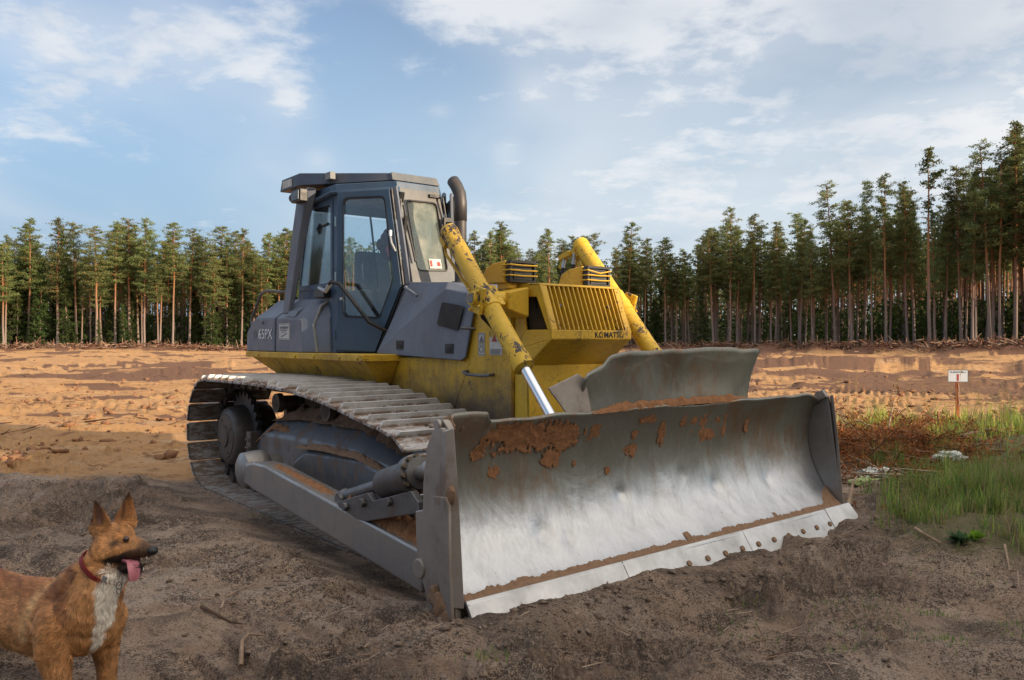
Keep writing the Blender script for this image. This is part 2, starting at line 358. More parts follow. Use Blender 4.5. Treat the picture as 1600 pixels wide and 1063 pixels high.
def shoemat():
    m, t, p, co = new_mat('track_shoe_steel'); z = t.node('ShaderNodeSeparateXYZ', {0: co}).outputs[2]
    rn = t.node('ShaderNodeObjectInfo').outputs['Random']; cv_ = t.vmath('ADD', co, t.node('ShaderNodeCombineXYZ', {0: t.math('MULTIPLY', rn, 50), 1: rn, 2: rn}).outputs[0])
    n_ = t.noise(t.scale(cv_, (2.5, 1, 1)), 6, 6, .7); k_ = t.noise(cv_, 40, 5, .7)
    top_ = t.ramp(t.math('ADD', z, t.math('MULTIPLY', t.math('SUBTRACT', n_, .5), .02)), .022, .038)
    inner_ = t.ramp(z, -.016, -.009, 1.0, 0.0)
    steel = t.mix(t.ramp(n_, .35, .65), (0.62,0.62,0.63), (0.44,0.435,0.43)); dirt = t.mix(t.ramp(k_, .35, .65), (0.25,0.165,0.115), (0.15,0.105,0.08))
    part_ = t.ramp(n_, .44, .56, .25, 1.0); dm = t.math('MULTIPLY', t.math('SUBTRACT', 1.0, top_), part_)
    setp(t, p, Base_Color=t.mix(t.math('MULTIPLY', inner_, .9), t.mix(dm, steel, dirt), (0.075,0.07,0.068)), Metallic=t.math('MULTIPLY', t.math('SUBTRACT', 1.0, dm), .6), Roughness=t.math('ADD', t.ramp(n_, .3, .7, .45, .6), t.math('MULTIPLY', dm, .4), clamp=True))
    bump(t, p, t.math('ADD', n_, t.math('MULTIPLY', k_, .3)), .5, .01); return m
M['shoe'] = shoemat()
M['edge'] = metal('polished_edge_steel', (0.50,0.51,0.53), (0.38,0.385,0.39), 0.34, 0.5, 0.9, 0.15, 0.20)
# ------------------------------------------------------------------ bulldozer: x forward, y to its left, z up, origin under the rear of the tracks
DZ = empty('bulldozer', (-2.386, 10.026, -0.08), R(-51.6))
tag(DZ, 'yellow and grey crawler bulldozer with a worn silver blade, parked on churned dark soil', 'bulldozer')
V3 = Vector
def mir(s, y): return s*y

# hull between the tracks
for_hull = MB().xz([(-.05,1.40),(-.05,1.33),(.35,1.26),(.62,.98),(.62,.42),(3.6,.42),(3.62,.98),(3.86,1.395),(3.60,1.42)], -.455, .455)
hull = for_hull.build('hull', M['yellow_low'], DZ, bevel=.012)
MB().box((-.1,-.85,1.375),(2.75,.85,1.44)).build('side_deck', M['yellow_low'], DZ, bevel=.008)
fl = MB()
for s in (-1, 1):
    fl.hexa([(-.02,s*.80,1.374),(2.72,s*.80,1.374),(2.72,s*.46,1.374),(-.02,s*.46,1.374)], [(.5,s*.60,1.12),(2.6,s*.60,1.16),(2.6,s*.457,1.16),(.5,s*.457,1.12)])
    fl.bolts([(x, s*.85, 1.405) for x in (.3,1.3,1.75,2.3,2.66)], (0,s,0), .018, .014)
fl.build('deck_gusset', M['yellow_low'], DZ, bevel=.006)

# nose: radiator guard in front of the seam
def side(a, b, y): return [(x, y, z) for x, z in ((a, b),)]
g1 = MB()
prof = [(3.62,1.40),(3.64,.98),(3.65,.45),(4.40,.45),(4.40,1.96),(4.10,1.97),(3.62,1.90)]
g1.xz(prof, -.45, .45); g1.build('front_hood', M['yellow_low'], DZ, bevel=.012)
W = .42
nb = MB()   # nose shell with a window cut in each side and an open front
for s in (-1, 1):
    o_ = [(4.405,s*W,2.0),(4.70,s*W,1.998),(4.835,s*W,1.645),(4.835,s*W,1.58),(4.57,s*W,1.38),(4.585,s*W,.60),(4.405,s*W,.60),(4.405,s*W,1.2)]
    # side as panels around the window
    wn = [(4.50,1.90),(4.665,1.895),(4.79,1.65),(4.54,1.65)]
    P = lambda x, z: (x, s*W, z)
    d = (0, -s*.018, 0)
    for q in ([P(4.405,2.0),P(4.70,1.998),P(*wn[1]),P(*wn[0])], [P(4.70,1.998),P(4.835,1.645),P(*wn[2]),P(*wn[1])],
              [P(4.405,1.5),P(4.835,1.58),P(4.835,1.645),P(*wn[2]),P(*wn[3])], [P(4.405,2.0),P(*wn[0]),P(*wn[3]),P(4.405,1.5)],
              [P(4.405,1.5),P(4.405,.5),P(4.60,.5),P(4.57,1.38),P(4.835,1.58)]):
        nb.slab(q, d)
nb.slab([(4.405,-W,2.0),(4.70,-W,1.998),(4.70,W,1.998),(4.405,W,2.0)], (0,0,-.02))
nb.slab([(4.405,-W,2.0),(4.405,W,2.0),(4.405,W,.5),(4.405,-W,.5)], (.01,0,0))
# front frame: thin top band, side bands, lower band, undercut, lower face
def fp(y, z):   # point on the slanted front
    t = (1.998-z)/(1.998-1.645); return (4.70+.135*t, y, z)
def band(y0, y1, z0, z1, d=.02): nb.slab([fp(y0,z0),fp(y1,z0),fp(y1,z1),fp(y0,z1)], (-d,0,0))
band(-W,-.355,1.98,1.648); band(.355,W,1.98,1.648); band(-W,W,1.998,1.98)
nb.slab([(4.837,-W,1.648),(4.837,W,1.648),(4.837,W,1.58),(4.837,-W,1.58)], (-.02,0,0))
nb.slab([(4.837,-W,1.58),(4.837,W,1.58),(4.57,W,1.38),(4.57,-W,1.38)], (-.015,0,.012))
nb.slab([(4.572,-W,1.38),(4.572,W,1.38),(4.60,W,.5),(4.60,-W,.5)], (-.03,0,0))
nose = nb.build('radiator_guard', M['yellow'], DZ, bevel=.007)
gr = MB()
for k in range(15):
    y = -.355 + .71*(k+.5)/15
    a = V3(fp(y,1.978)); b = V3(fp(y,1.65))
    gr.slab([a+V3((.004,-.006,0)), b+V3((.004,-.006,0)), b+V3((-.05,-.006,0)), a+V3((-.05,-.006,0))], (0,.009,0))
gr.build('grille_bars', M['yellow'], nose)
MB().slab([(4.50,-.38,1.97),(4.50,.38,1.97),(4.56,.38,1.60),(4.56,-.38,1.60)], (-.01,0,0)).build('radiator_core', plain('radiator_dark_core', (.05,.032,.01), .8), nose)
for y in (-.27,.24): MB().cyl((4.745,y,1.83),(4.765,y,1.833),.014,n=10).build('grille_bolt', M['dark_steel'], nose, smooth=True)
for s in (-1, 1):   # expanded mesh in the side windows
    mb = MB(); y = s*(W-.03)
    for k in range(-10, 24):
        for sg in (-1, 1):
            x0 = 4.50 + k*.024
            pts = []
            for t_ in (0, 1):
                z = 1.64 + .27*t_; x = x0 + sg*(t_-.5)*.16
                pts.append((x, y, z))
            if min(p[0] for p in pts) > 4.44 and max(p[0] for p in pts) < 4.74: mb.cyl(pts[0], pts[1], .0022, n=4)
    mb.build('side_mesh', M['vent'], nose)
    MB().box((4.42,y-.006-.09*s,1.5),(4.54,y-.09*s,1.96)).build('mesh_backing', M['black'], nose)
# maker's lettering on the front strip, partly worn away
def text_obj(name, body, size, mt, parent, loc, basis, ext=.0015, sx=1.0, off=0.0, label=None):
    c = bpy.data.curves.new(name, 'FONT'); c.body = body; c.size = size; c.extrude = ext; c.offset = off; c.align_x = 'LEFT'; c.space_character = 1.04
    o = bpy.data.objects.new(name, c); COL.objects.link(o); dg = bpy.context.evaluated_depsgraph_get()
    me = bpy.data.meshes.new_from_object(o.evaluated_get(dg)); bpy.data.objects.remove(o); bpy.data.curves.remove(c)
    m4 = Matrix.Identity(4)
    for i, a in enumerate(basis):
        for k in range(3): m4[k][i] = a[k]*(sx if i == 0 else 1)
    m4.translation = Vector(loc); me.transform(m4)
    me.materials.clear(); me.materials.append(mt)
    q = bpy.data.objects.new(name, me); COL.objects.link(q); q.parent = parent
    if label: q['label'] = label
    return q
FRONT = ((0,1,0),(0,0,1),(1,0,0))          # reads from the front
RIGHT = ((1,0,0),(0,0,1),(0,-1,0))         # reads from its right side
text_obj('maker_lettering', 'KOMATSU', .062, M['print_black'], nose, (4.8385,.015,1.592), FRONT, sx=1.05, off=.0012)
# paint-coloured scuffs over the worn letters
random.seed(3)
for k in range(7):
    y = random.choice([.045,.075,.085,.10,.115,.125,.31,.32]); z = random.uniform(1.60,1.64)
    MB().obox((4.8405,y,z), (.002,.009,.032), (random.uniform(-.6,.6),0,0)).build('worn_patch', M['yellow'], nose)

# decals and small handle on the hood side
y = -.4535
for q in ((3.972,1.545,4.062,1.632),(3.972,1.447,4.062,1.540),(4.127,1.455,4.29,1.595)): dcl = MB().box((q[0],y,q[1]),(q[2],y+.003,q[3])).build('warning_decal', M['decal'], DZ)
ds = MB()
for q in ((3.978,1.55,4.056,1.626),(3.978,1.453,4.056,1.535)):
    a,b,c_,d_ = q; P = lambda x,z: (x,y-.001,z)
    ds.frame([P(a,b),P(c_,b),P(c_,d_),P(a,d_)], [P(a+.005,b+.005),P(c_-.005,b+.005),P(c_-.005,d_-.005),P(a+.005,d_-.005)], (0,-.001,0))
ds.frame([(4.017+.028*math.cos(t),y-.001,1.497+.028*math.sin(t)) for t in [k*.5236 for k in range(12)]],[(4.017+.02*math.cos(t),y-.001,1.497+.02*math.sin(t)) for t in [k*.5236 for k in range(12)]],(0,-.001,0))
ds.slab([(3.99,y-.001,1.56),(4.045,y-.001,1.56),(4.02,y-.001,1.61)],(0,-.001,0))
for k in range(5): ds.box((4.135,y-.002,1.462+k*.009),(4.28-.02*(k%2),y-.001,1.466+k*.009))
ds.build('decal_print', M['print_grey'], dcl)
MB().slab([(4.15,y-.001,1.56),(4.23,y-.001,1.56),(4.19,y-.001,1.61)],(0,-.001,0)).build('decal_triangle', M['print_red'], dcl)
MB().tube([(3.83,-.45,1.315),(3.83,-.50,1.31),(3.90,-.52,1.295),(4.10,-.52,1.29),(4.18,-.50,1.295),(4.18,-.45,1.30)], .013, 8).build('grab_handle', M['dark_steel'], DZ, smooth=True)
MB().tube([(3.93,-.45,1.665),(3.87,-.55,1.67)], .012, 8).build('hood_latch', M['dark_steel'], DZ, smooth=True)

# grey engine cover between cab and nose
hp = [(2.36,1.445),(2.38,1.46)]
gh = MB()
for s in (-1, 1):
    P = lambda x, z, yy: (x, s*yy, z)
    # lower side panel, upper slanted facet
    A = P(2.36,1.442,.49); B = P(3.78,1.402,.49); C = P(3.84,1.43,.49); D_ = P(3.945,1.79,.485); E_ = P(3.86,1.955,.47); F_ = P(3.50,2.01,.455); G_ = P(2.56,1.62,.485)
    K = P(2.62,2.125,.275); L_ = P(3.32,2.085,.30)
    d = (0, -s*.02, 0)
    gh.slab([A, B, C, D_, E_, F_], d)
    gh.slab([A, F_, L_, K], (-.0,-s*.02,-.012))
    gh.slab([F_, E_, P(3.84,1.985,.40), L_], (0,-s*.01,-.02))
gh.slab([(2.60,-.275,2.125),(3.32,-.30,2.085),(3.32,.30,2.085),(2.60,.275,2.125)], (0,0,-.02))
gh.slab([(3.32,-.30,2.085),(3.84,-.40,1.985),(3.84,.40,1.985),(3.32,.30,2.085)], (0,0,-.02))
gh.slab([(3.84,-.40,1.984),(4.12,-.40,1.984),(4.12,.40,1.984),(3.84,.40,1.984)], (0,0,-.02))
gho = gh.build('engine_cover', M['grey'], DZ, bevel=.009)
for s in (-1, 1):
    y0 = s*.492; d = (0, s*.004, 0)
    q = [(3.50,1.885),(3.53,1.893),(3.80,1.853),(3.82,1.835),(3.745,1.665),(3.72,1.652),(3.44,1.70),(3.43,1.72)]
    MB().slab([(x,y0,z) for x,z in q], d).build('side_vent', M['vent'], gho)
    for (x, z) in ((2.80,1.527),(3.61,1.50)):
        lt = MB().box((x-.058,y0-.004,z-.04),(x+.058,y0+.004,z+.04)).build('latch', M['black'], gho)
        MB().box((x-.03,y0+s*.004-.004,z-.03),(x+.03,y0+s*.004+.004,z+.008)).build('latch_handle', M['vent'], lt)
MB().tube([(2.70,-.36,2.07),(2.74,-.40,2.06),(2.96,-.44,1.995),(3.0,-.43,1.97)], .014, 8).build('cover_rail', M['grey'], DZ, smooth=True)

# rear side compartments with slanted tops
for s in (-1, 1):
    def comp(x0, x1, x0t, x1t, chamf):
        b = MB(); o = [(x0,s*.845,1.442),(x1,s*.845,1.442),(x1,s*.845,1.80),(x0t,s*.845,1.80 if x0t > x0+.05 else 1.80)]
        return b
    # rear panel
    b = MB(); Y = .845
    low = [(-.09,s*Y,1.442),(.735,s*Y,1.442),(.755,s*Y,1.808),(.17,s*Y,1.815),(-.07,s*Y,1.66)]
    inn = [(x, s*.50, z) for x,_,z in low]
    b.loft([low, inn])
    top = [(.17,s*Y,1.812),(.755,s*Y,1.806),(.95,s*.62,2.02),(.36,s*.62,2.03)]
    b.hexa(top, [(.17,s*.5,1.70),(.755,s*.5,1.70),(.95,s*.5,1.70),(.36,s*.5,1.70)])
    rp = b.build('rear_compartment', M['grey'], DZ, bevel=.014)
    if s < 0:
        text_obj('faded_letter', 'D', .135, M['faded'], rp, (.155,-.847,1.587), RIGHT, sx=.80, off=.002)
        text_obj('model_lettering', '65PX', .155, M['letter'], rp, (.295,-.850,1.583), RIGHT, sx=1.12, off=.0018)
        MB().cyl((.42,-.845,1.765),(.42,-.86,1.765),.016,n=12).build('compartment_lock', M['dark_steel'], rp)
    # front panel with chamfered forward corner
    b = MB()
    a0 = [(.775,s*Y,1.442),(1.46,s*Y,1.442),(1.72,s*.66,1.442),(1.72,s*.45,1.442),(.775,s*.45,1.442)]
    a1 = [(.795,s*Y,1.806),(1.44,s*Y,1.775),(1.70,s*.66,1.775),(1.70,s*.45,1.775),(.795,s*.45,1.806)]
    a2 = [(.99,s*.63,2.02),(1.42,s*.63,2.005),(1.69,s*.58,2.005),(1.69,s*.45,2.005),(.99,s*.45,2.02)]
    b.loft([a0, a1, a2]); fpn = b.build('fuel_compartment', M['grey'], DZ, bevel=.012)
    MB().hexa([(1.02,s*.83,1.815),(1.25,s*.83,1.812),(1.25,s*.72,1.812),(1.02,s*.72,1.815)], [(1.02,s*.80,1.872),(1.25,s*.80,1.87),(1.25,s*.68,1.94),(1.02,s*.68,1.945)]).build('step_block', M['grey'], fpn, bevel=.006)
    MB().tube([(1.60,s*.745,1.45),(1.56,s*.765,1.72),(1.60,s*.70,1.92),(1.64,s*.62,1.98)], .016, 8).build('hose_cover', M['palegrey'], fpn, smooth=True)
    if s < 0:
        y = -.8475
        pl = MB().box((.865,y,1.575),(1.155,y+.003,1.745)).build('info_plate', M['decal'], fpn)
        pr_ = MB()
        P = lambda x,z: (x,y-.001,z)
        pr_.frame([P(.873,1.583),P(1.147,1.583),P(1.147,1.737),P(.873,1.737)],[P(.878,1.587),P(1.142,1.587),P(1.142,1.733),P(.878,1.733)],(0,-.001,0))
        pr_.box((.90,y-.002,1.69),(1.12,y-.001,1.715)); pr_.box((.91,y-.002,1.67),(1.10,y-.001,1.68)); pr_.box((.93,y-.002,1.652),(1.06,y-.001,1.657))
        pr_.slab([P(.93,1.61),P(.94,1.60),P(1.10,1.64),P(1.09,1.645)],(0,-.001,0)); pr_.build('plate_print', M['print_grey'], pl)
MB().box((-.06,-.50,1.442),(.99,.50,1.95)).build('rear_tank', M['grey'], DZ, bevel=.02)
MB().tube([(-.02,-.70,1.63),(-.22,-.72,1.69),(-.26,-.72,1.80),(-.02,-.70,2.10),(.03,-.68,2.13),(.10,-.67,2.14),(.62,-.62,2.10),(.75,-.60,2.04)], .017, 8).build('rear_grab_rail', M['dark_steel'], DZ, smooth=True)

# roll-over posts and canopy
for s in (-1, 1):
    MB().loft([[(.84,s*.80,1.85),(1.01,s*.80,1.85),(1.03,s*.75,1.88),(.86,s*.75,1.88)],
               [(1.09,s*.79,2.75),(1.30,s*.79,2.75),(1.33,s*.71,2.75),(1.12,s*.71,2.75)],
               [(1.20,s*.78,3.14),(1.44,s*.78,3.14),(1.47,s*.68,3.14),(1.23,s*.68,3.14)]]).build('roof_post', M['grey'], DZ, bevel=.015)
can = [(.84,-.80,3.30),(1.30,-.80,3.305),(2.24,-.26,3.225),(2.24,.26,3.225),(1.30,.80,3.305),(.84,.80,3.30)]
low_ = [(.80,-.805,3.175),(1.30,-.805,3.175),(2.285,-.27,3.145),(2.285,.27,3.145),(1.30,.805,3.175),(.80,.805,3.175)]
canopy = MB().loft([low_, can]).build('canopy_roof', M['canopy'], DZ, bevel=.006)
# canopy front as a slab, the sun on it put into paler paint
MB().slab([(2.29,-.275,3.146),(2.29,.275,3.146),(2.246,.265,3.228),(2.246,-.265,3.228)], (.012,0,.003)).build('canopy_sunlit_front', M['grey_warm'], canopy)
MB().box((.88,-.8105,3.195),(1.12,-.806,3.275)).build('canopy_plate', M['decal'], canopy)
MB().box((1.60,-.66,3.20),(1.72,-.60,3.275)).build('canopy_marker_lamp', M['palegrey'], canopy, bevel=.006)
lp = MB().box((1.24,-.87,2.99),(1.46,-.78,3.12)).build('work_lamp', M['black'], DZ, bevel=.01)
MB().box((1.262,-.878,3.01),(1.44,-.868,3.10)).build('lens', M['lens'], lp)
MB().ball((.95,-.70,3.10),.07,8,(1.1,.9,.8)).build('horn', M['black'], DZ, smooth=True)

# ---- cab: six-sided; rear corner Rr, mid corner Mm, front corner Ff
def cabring(z, k=0.0):
    # k shifts the raked front with height
    f_ = 2.62 - (z-2.15)*.30 if z > 2.15 else 2.62
    xr = .90+(z-2.1)*.27 if z > 2.1 else .90
    return [(xr,-.64,z),(1.80,-.645,z),(f_,-.25,z),(f_,.25,z),(1.80,.645,z),(xr,.64,z)]
zb, zt = 1.44, 3.10
R0, Rm, R1 = cabring(1.44), cabring(2.15), cabring(3.10)
R0[2] = (2.30,-.375,1.44); R0[3] = (2.30,.375,1.44)
floor_ = MB().loft([cabring(1.442)[:], [(x,y,z+.03) for x,y,z in cabring(1.442)]])
def lerp(a, b, t): return tuple(a[i]+(b[i]-a[i])*t for i in range(3))
cab = MB()
roofring = cabring(3.10)
cab.loft([[ (x,y,3.03) for x,y,z in cabring(3.05)], [(x,y,3.135) for x,y,z in cabring(3.12)]])
# drip rail
dr = MB(); rr = [(x*1.0+(0.02 if x>2 else -.01), y*1.05, 3.045) for x,y,_ in cabring(3.05)]
dr.tube([V3(rr[0])+V3((-.02,0,-.05)), rr[1], V3(rr[2])+V3((.03,0,0))], .022, 8); dr.tube([V3(rr[5])+V3((-.02,0,-.05)), rr[4], V3(rr[3])+V3((.03,0,0))], .022, 8)
# posts
def post(b, p0, p1, r=.035): b.tube([p0, p1], r, 4)
for s in (-1, 1):
    cab.slab([(1.755,s*.645,1.44),(1.825,s*.642,1.44),(1.845,s*.635,3.05),(1.755,s*.645,3.05)], (0,-s*.05,0))
    cab.slab([(.90,s*.64,1.44),(.95,s*.64,1.44),(.95,s*.64,2.10),(1.19,s*.64,3.05),(1.15,s*.64,3.05),(.90,s*.64,2.10)], (0,-s*.04,0))
    cab.slab([(.95,s*.64,1.44),(1.755,s*.642,1.44),(1.755,s*.642,2.10),(.95,s*.64,2.10)], (0,-s*.03,0))
    cab.slab([(1.18,s*.64,3.0),(1.755,s*.642,2.99),(1.755,s*.642,3.05),(1.19,s*.64,3.05)], (0,-s*.03,0))
cab.slab([(.90,-.60,1.44),(.90,.60,1.44),(.90,.60,2.10),(.90,-.60,2.10)], (.03,0,0))
cab.slab([(1.13,-.60,2.95),(1.13,.60,2.95),(1.155,.60,3.05),(1.155,-.60,3.05)], (.03,0,0))
cab.loft([cabring(1.445), [(x,y,1.475) for x,y,z in cabring(1.445)]])
cabo = cab.build('cab_shell', M['navy'], DZ, bevel=.008)
dr.build('drip_rail', M['navy'], cabo, smooth=True)
# front wall: pale grey frame around the windshield
fx = lambda z: 2.625 - (z-2.15)*.30
P = lambda y, z: (fx(z), y, z)
go = [P(-.25,2.11),P(.25,2.11),P(.235,3.07),P(-.235,3.07)]
gi = [P(-.175,2.235),P(.185,2.245),P(.185,2.96),P(-.175,2.955)]
def rounded(poly, r=.05, n=4):
    out_ = []; k = len(poly)
    for i in range(k):
        p = V3(poly[i]); a = (V3(poly[i-1])-p).normalized(); b = (V3(poly[(i+1) % k])-p).normalized()
        for j in range(n+1):
            t = j/n; q = p + a*r*(1-t)**2 + b*r*t**2
            out_.append(q)
    return out_
def ring_sub(poly, n=4):   # same point count as rounded(), along the sharp outline
    out_ = []; k = len(poly)
    for i in range(k):
        p = V3(poly[i]); a = (V3(poly[i-1])-p)*.12; b = (V3(poly[(i+1) % k])-p)*.12
        for j in range(n+1):
            t = j/n; out_.append(p + a*max(0,1-2*t) + b*max(0,2*t-1))
    return out_
ff = MB().frame(ring_sub(go), rounded(gi), (-.035,0,0)).build('front_frame', M['grey_warm'], DZ, bevel=.004)
MB().slab(rounded([V3(p)+V3((-.016,0,0)) for p in gi]), (-.006,0,0)).build('windshield', M['glass_dirty'], ff)
MB().frame(rounded([V3(p)+V3((.004,0,0)) for p in gi],.05), [V3(p)+V3((.004,0,0))+(V3((fx(2.6),0.005,2.6))-V3(p))*.035 for p in rounded(gi,.05)], (-.02,0,0)).build('windshield_seal', M['black'], ff)
st = MB().slab([P(-.02,2.27),P(.12,2.275),P(.12,2.37),P(-.02,2.365)], (-.003,0,0)); 
for v in range(len(st.v)): st.v[v] = (st.v[v][0]-.006, st.v[v][1], st.v[v][2])
sk = st.build('windshield_sticker', M['decal'], ff)
MB().slab([(fx(2.3)-.0005,-.012,2.29),(fx(2.3)-.0005,.012,2.29),(fx(2.35)-.0005,.012,2.35),(fx(2.35)-.0005,-.012,2.35)], (-.002,0,0)).build('sticker_print', M['print_red'], sk)
MB().slab([(fx(2.3)-.0005,.07,2.30),(fx(2.3)-.0005,.105,2.30),(fx(2.35)-.0005,.105,2.34),(fx(2.35)-.0005,.07,2.34)], (-.002,0,0)).build('sticker_print', M['print_red'], sk)
# doors, one per slanted side, hexagonal outline with glass
for s in (-1, 1):
    Mp = V3((1.835, s*.640, 0)); Fp = V3((2.62, s*.252, 0)); u = (Fp-Mp).normalized(); nrm = V3((-u.y*s*-1, u.x*s*-1*-1, 0))
    nrm = V3((abs(u.y), s*abs(u.x), 0))
    Q = lambda a, z, o=0.0: Mp + u*a + V3((0,0,z)) + nrm*o
    out_ = [Q(.01,1.47),Q(.47,1.455),Q(.775,2.10),Q(.635,3.03),Q(.02,3.045)]
    inn_ = [Q(.09,1.80),Q(.53,1.775),Q(.685,2.13),Q(.585,2.965),Q(.09,2.985)]
    door = MB().frame(ring_sub(out_), rounded(inn_,.06), nrm*.028).build('cab_door', M['navy'], DZ, bevel=.006)
    MB().slab([p+nrm*.012 for p in rounded(inn_,.06)], nrm*.005).build('door_glass', M['glass'], door)
    MB().frame([p+nrm*.029 for p in rounded(inn_,.06)], [p+nrm*.029+(Q(.36,2.4)-p)*.03 for p in rounded(inn_,.06)], nrm*.004).build('door_seal', M['black'], door)
    # front quarter: black strip + pillar between door and windshield, lower wedge below the door's slanted edge
    pil = MB()
    pil.slab([Q(.655,3.045),Q(.80,2.10),Q(.86,2.10),Q(.70,3.06)], nrm*-.03)
    pil.slab([Q(.49,1.45),Q(.80,2.10),Q(.87,2.10),Q(.60,1.45)], nrm*-.03)
    pil.build('front_pillar', M['grey'], cabo, bevel=.006)
    MB().tube([Q(.655,3.03,.014),Q(.79,2.10,.014),Q(.50,1.46,.014)], .011, 6).build('door_gap_seal', M['black'], door)
    MB().obox(Q(.66,2.60,.045), (.03,.02,.05), (0,0,0)).build('door_catch', M['ltsteel'], door)
    MB().tube([Q(.665,2.57,.05),Q(.69,2.50,.065),Q(.725,2.42,.05)], .013, 8).build('door_handle', M['ltsteel'], door, smooth=True)
    MB().tube([Q(-.02,2.13,.10),Q(.05,2.14,.16),Q(.15,2.12,.16),Q(.48,1.74,.13),Q(.62,1.66,.06),Q(.64,1.66,.02)], .020, 10).build('grab_bar', M['black'], door, smooth=True)
    hg = MB()
    for z in (2.75,2.2,1.62): hg.cyl(Q(-.005,z-.05,.03),Q(-.005,z+.05,.03),.013,n=8)
    hg.build('hinge', M['navy'], door, smooth=True)
    MB().cyl(Q(.075,1.98,.03),Q(.075,1.98,.045),.016,n=12).build('door_lock', M['ltsteel'], door)
    # rear side window
    wo = [V3((.93,s*.641,2.10)),V3((1.757,s*.642,2.10)),V3((1.757,s*.642,2.99)),V3((1.17,s*.641,3.0))]
    wi = [V3((.965,s*.641,2.15)),V3((1.71,s*.642,2.15)),V3((1.71,s*.642,2.94)),V3((1.185,s*.641,2.94))]
    dd = V3((0,s*.01,0))
    MB().frame(ring_sub(wo), rounded(wi), dd).build('window_frame', M['navy'], cabo)
    MB().slab(rounded(wi,.05), dd*.4).build('side_window', M['glass'], cabo)
    if s < 0:
        MB().cyl((1.28,s*.60,2.74),(1.68,s*.665,2.75),.012,n=8).build('window_bar', M['black'], cabo)
        MB().ball((1.38,s*.62,2.73),.045,8,(1,.5,1.3)).build('mirror_back', M['black'], cabo, smooth=True)
        MB().tube([(1.52,-.66,2.10),(1.60,-.72,2.10),(1.74,-.72,2.06),(1.80,-.70,2.13)],.022,8).build('latch_bracket', M['ltsteel'], cabo, smooth=True)
        bx_ = MB().box((1.46,-.72,2.0),(1.70,-.645,2.09)); bx_.build('valve_box', M['black'], cabo, bevel=.01)
# rear window
rw = MB().slab([(.92,-.58,2.12),(.92,.58,2.12),(1.135,.58,2.93),(1.135,-.58,2.93)], (.005,0,0)).build('rear_window', M['glass'], cabo)
# wipers, mirror
wp = MB()
wp.tube([(2.40,-.265,2.96),(2.44,-.27,2.97),(2.50,-.255,2.40)], .008, 6); wp.cyl((2.46,-.25,2.88),(2.62,-.21,2.32),.012,n=6); wp.obox((2.43,-.262,2.96),(.05,.05,.10),(0,.3,0)); wp.obox((2.50,-.262,2.62),(.03,.03,.30),(0,.2,0))
wp.build('wiper', M['black'], ff)
wp = MB(); wp.tube([(2.30,-.42,2.98),(2.36,-.40,3.0),(2.43,-.375,2.45)], .009, 6); wp.build('door_wiper', M['black'], ff)
wp = MB(); wp.tube([(2.36,.20,3.01),(2.44,.22,3.0),(2.48,.235,2.78)], .012, 8); wp.obox((2.37,.15,3.02),(.05,.10,.03),(0,0,0)); wp.build('mirror_arm', M['black'], ff, smooth=False)
mp = [V3((2.50,.20,2.80)),V3((2.50,.30,2.80)),V3((2.50,.33,2.70)),V3((2.52,.31,2.53)),V3((2.52,.22,2.50)),V3((2.52,.18,2.60))]
mf = MB().frame(mp, [p + (V3((2.51,.25,2.66))-p)*.35 for p in mp], (-.03,0,0)).build('mirror_frame', M['black'], ff, bevel=.004)
# interior
seat = MB().hexa([(1.45,-.24,1.75),(1.95,-.24,1.78),(1.95,.24,1.78),(1.45,.24,1.75)], [(1.45,-.24,1.90),(1.97,-.22,1.93),(1.97,.22,1.93),(1.45,.24,1.90)])
seat.hexa([(1.42,-.24,1.85),(1.55,-.24,1.85),(1.55,.24,1.85),(1.42,.24,1.85)], [(1.30,-.19,2.52),(1.40,-.19,2.54),(1.40,.19,2.54),(1.30,.19,2.52)])
seat.build('driver_seat', M['seat'], DZ, bevel=.04)
MB().box((1.45,-.44,1.80),(1.95,-.30,2.08)).build('armrest_console', M['palegrey'], DZ, bevel=.02)
MB().hexa([(2.18,-.30,1.48),(2.36,-.30,1.48),(2.36,.30,1.48),(2.18,.30,1.48)], [(2.20,-.26,2.10),(2.42,-.22,2.16),(2.42,.22,2.16),(2.20,.26,2.10)]).build('dashboard', M['black'], DZ, bevel=.02)
MB().tube([(2.05,-.30,1.5),(2.02,-.30,1.9),(1.98,-.28,2.05)], .012, 6).ball((1.98,-.28,2.07),.03,6).build('control_lever', M['black'], DZ, smooth=True)
MB().tube([(2.02,.16,1.5),(2.06,.17,1.95),(2.0,.18,2.15)], .014, 6).build('control_lever', M['black'], DZ, smooth=True)
rc = MB()
for k in range(5): rc.ball((1.62+.03*math.sin(k*2),.02+.035*math.cos(k*1.7),2.70-.055*k),.075+.012*(k%2),7,(.8,.6,.9))
rc.build('hanging_red_jacket', M['redcloth'], DZ, smooth=True)
MB().cyl((1.16,.1,2.95),(1.62,-.05,2.10),.012,n=6).build('inner_brace', M['black'], DZ)
MB().cyl((1.66,.03,2.74),(1.66,.03,3.04),.008,n=6).build('coat_hook', M['black'], DZ)
MB().box((2.26,.20,2.15),(2.30,.24,3.03)).build('inner_post', M['palegrey'], DZ)

# exhaust
ex = MB().tube([(3.0,.05,1.98),(3.0,.05,2.70)], .056, 20); ex.tube([(3.0,.05,2.69),(3.0,.05,2.86),(2.985,.05,2.95),(2.93,.05,3.03),(2.875,.05,3.085)], [.060]*5, 22, cap=False)
exo = ex.build('exhaust_stack', M['exhaust'], DZ, smooth=True)
sm = exo.modifiers.new('wall', 'SOLIDIFY'); sm.thickness = .005; sm.offset = -1
MB().cyl((3.0,.05,2.04),(3.0,.05,2.12),.085,n=20).build('exhaust_collar', M['exhaust'], exo, smooth=True)

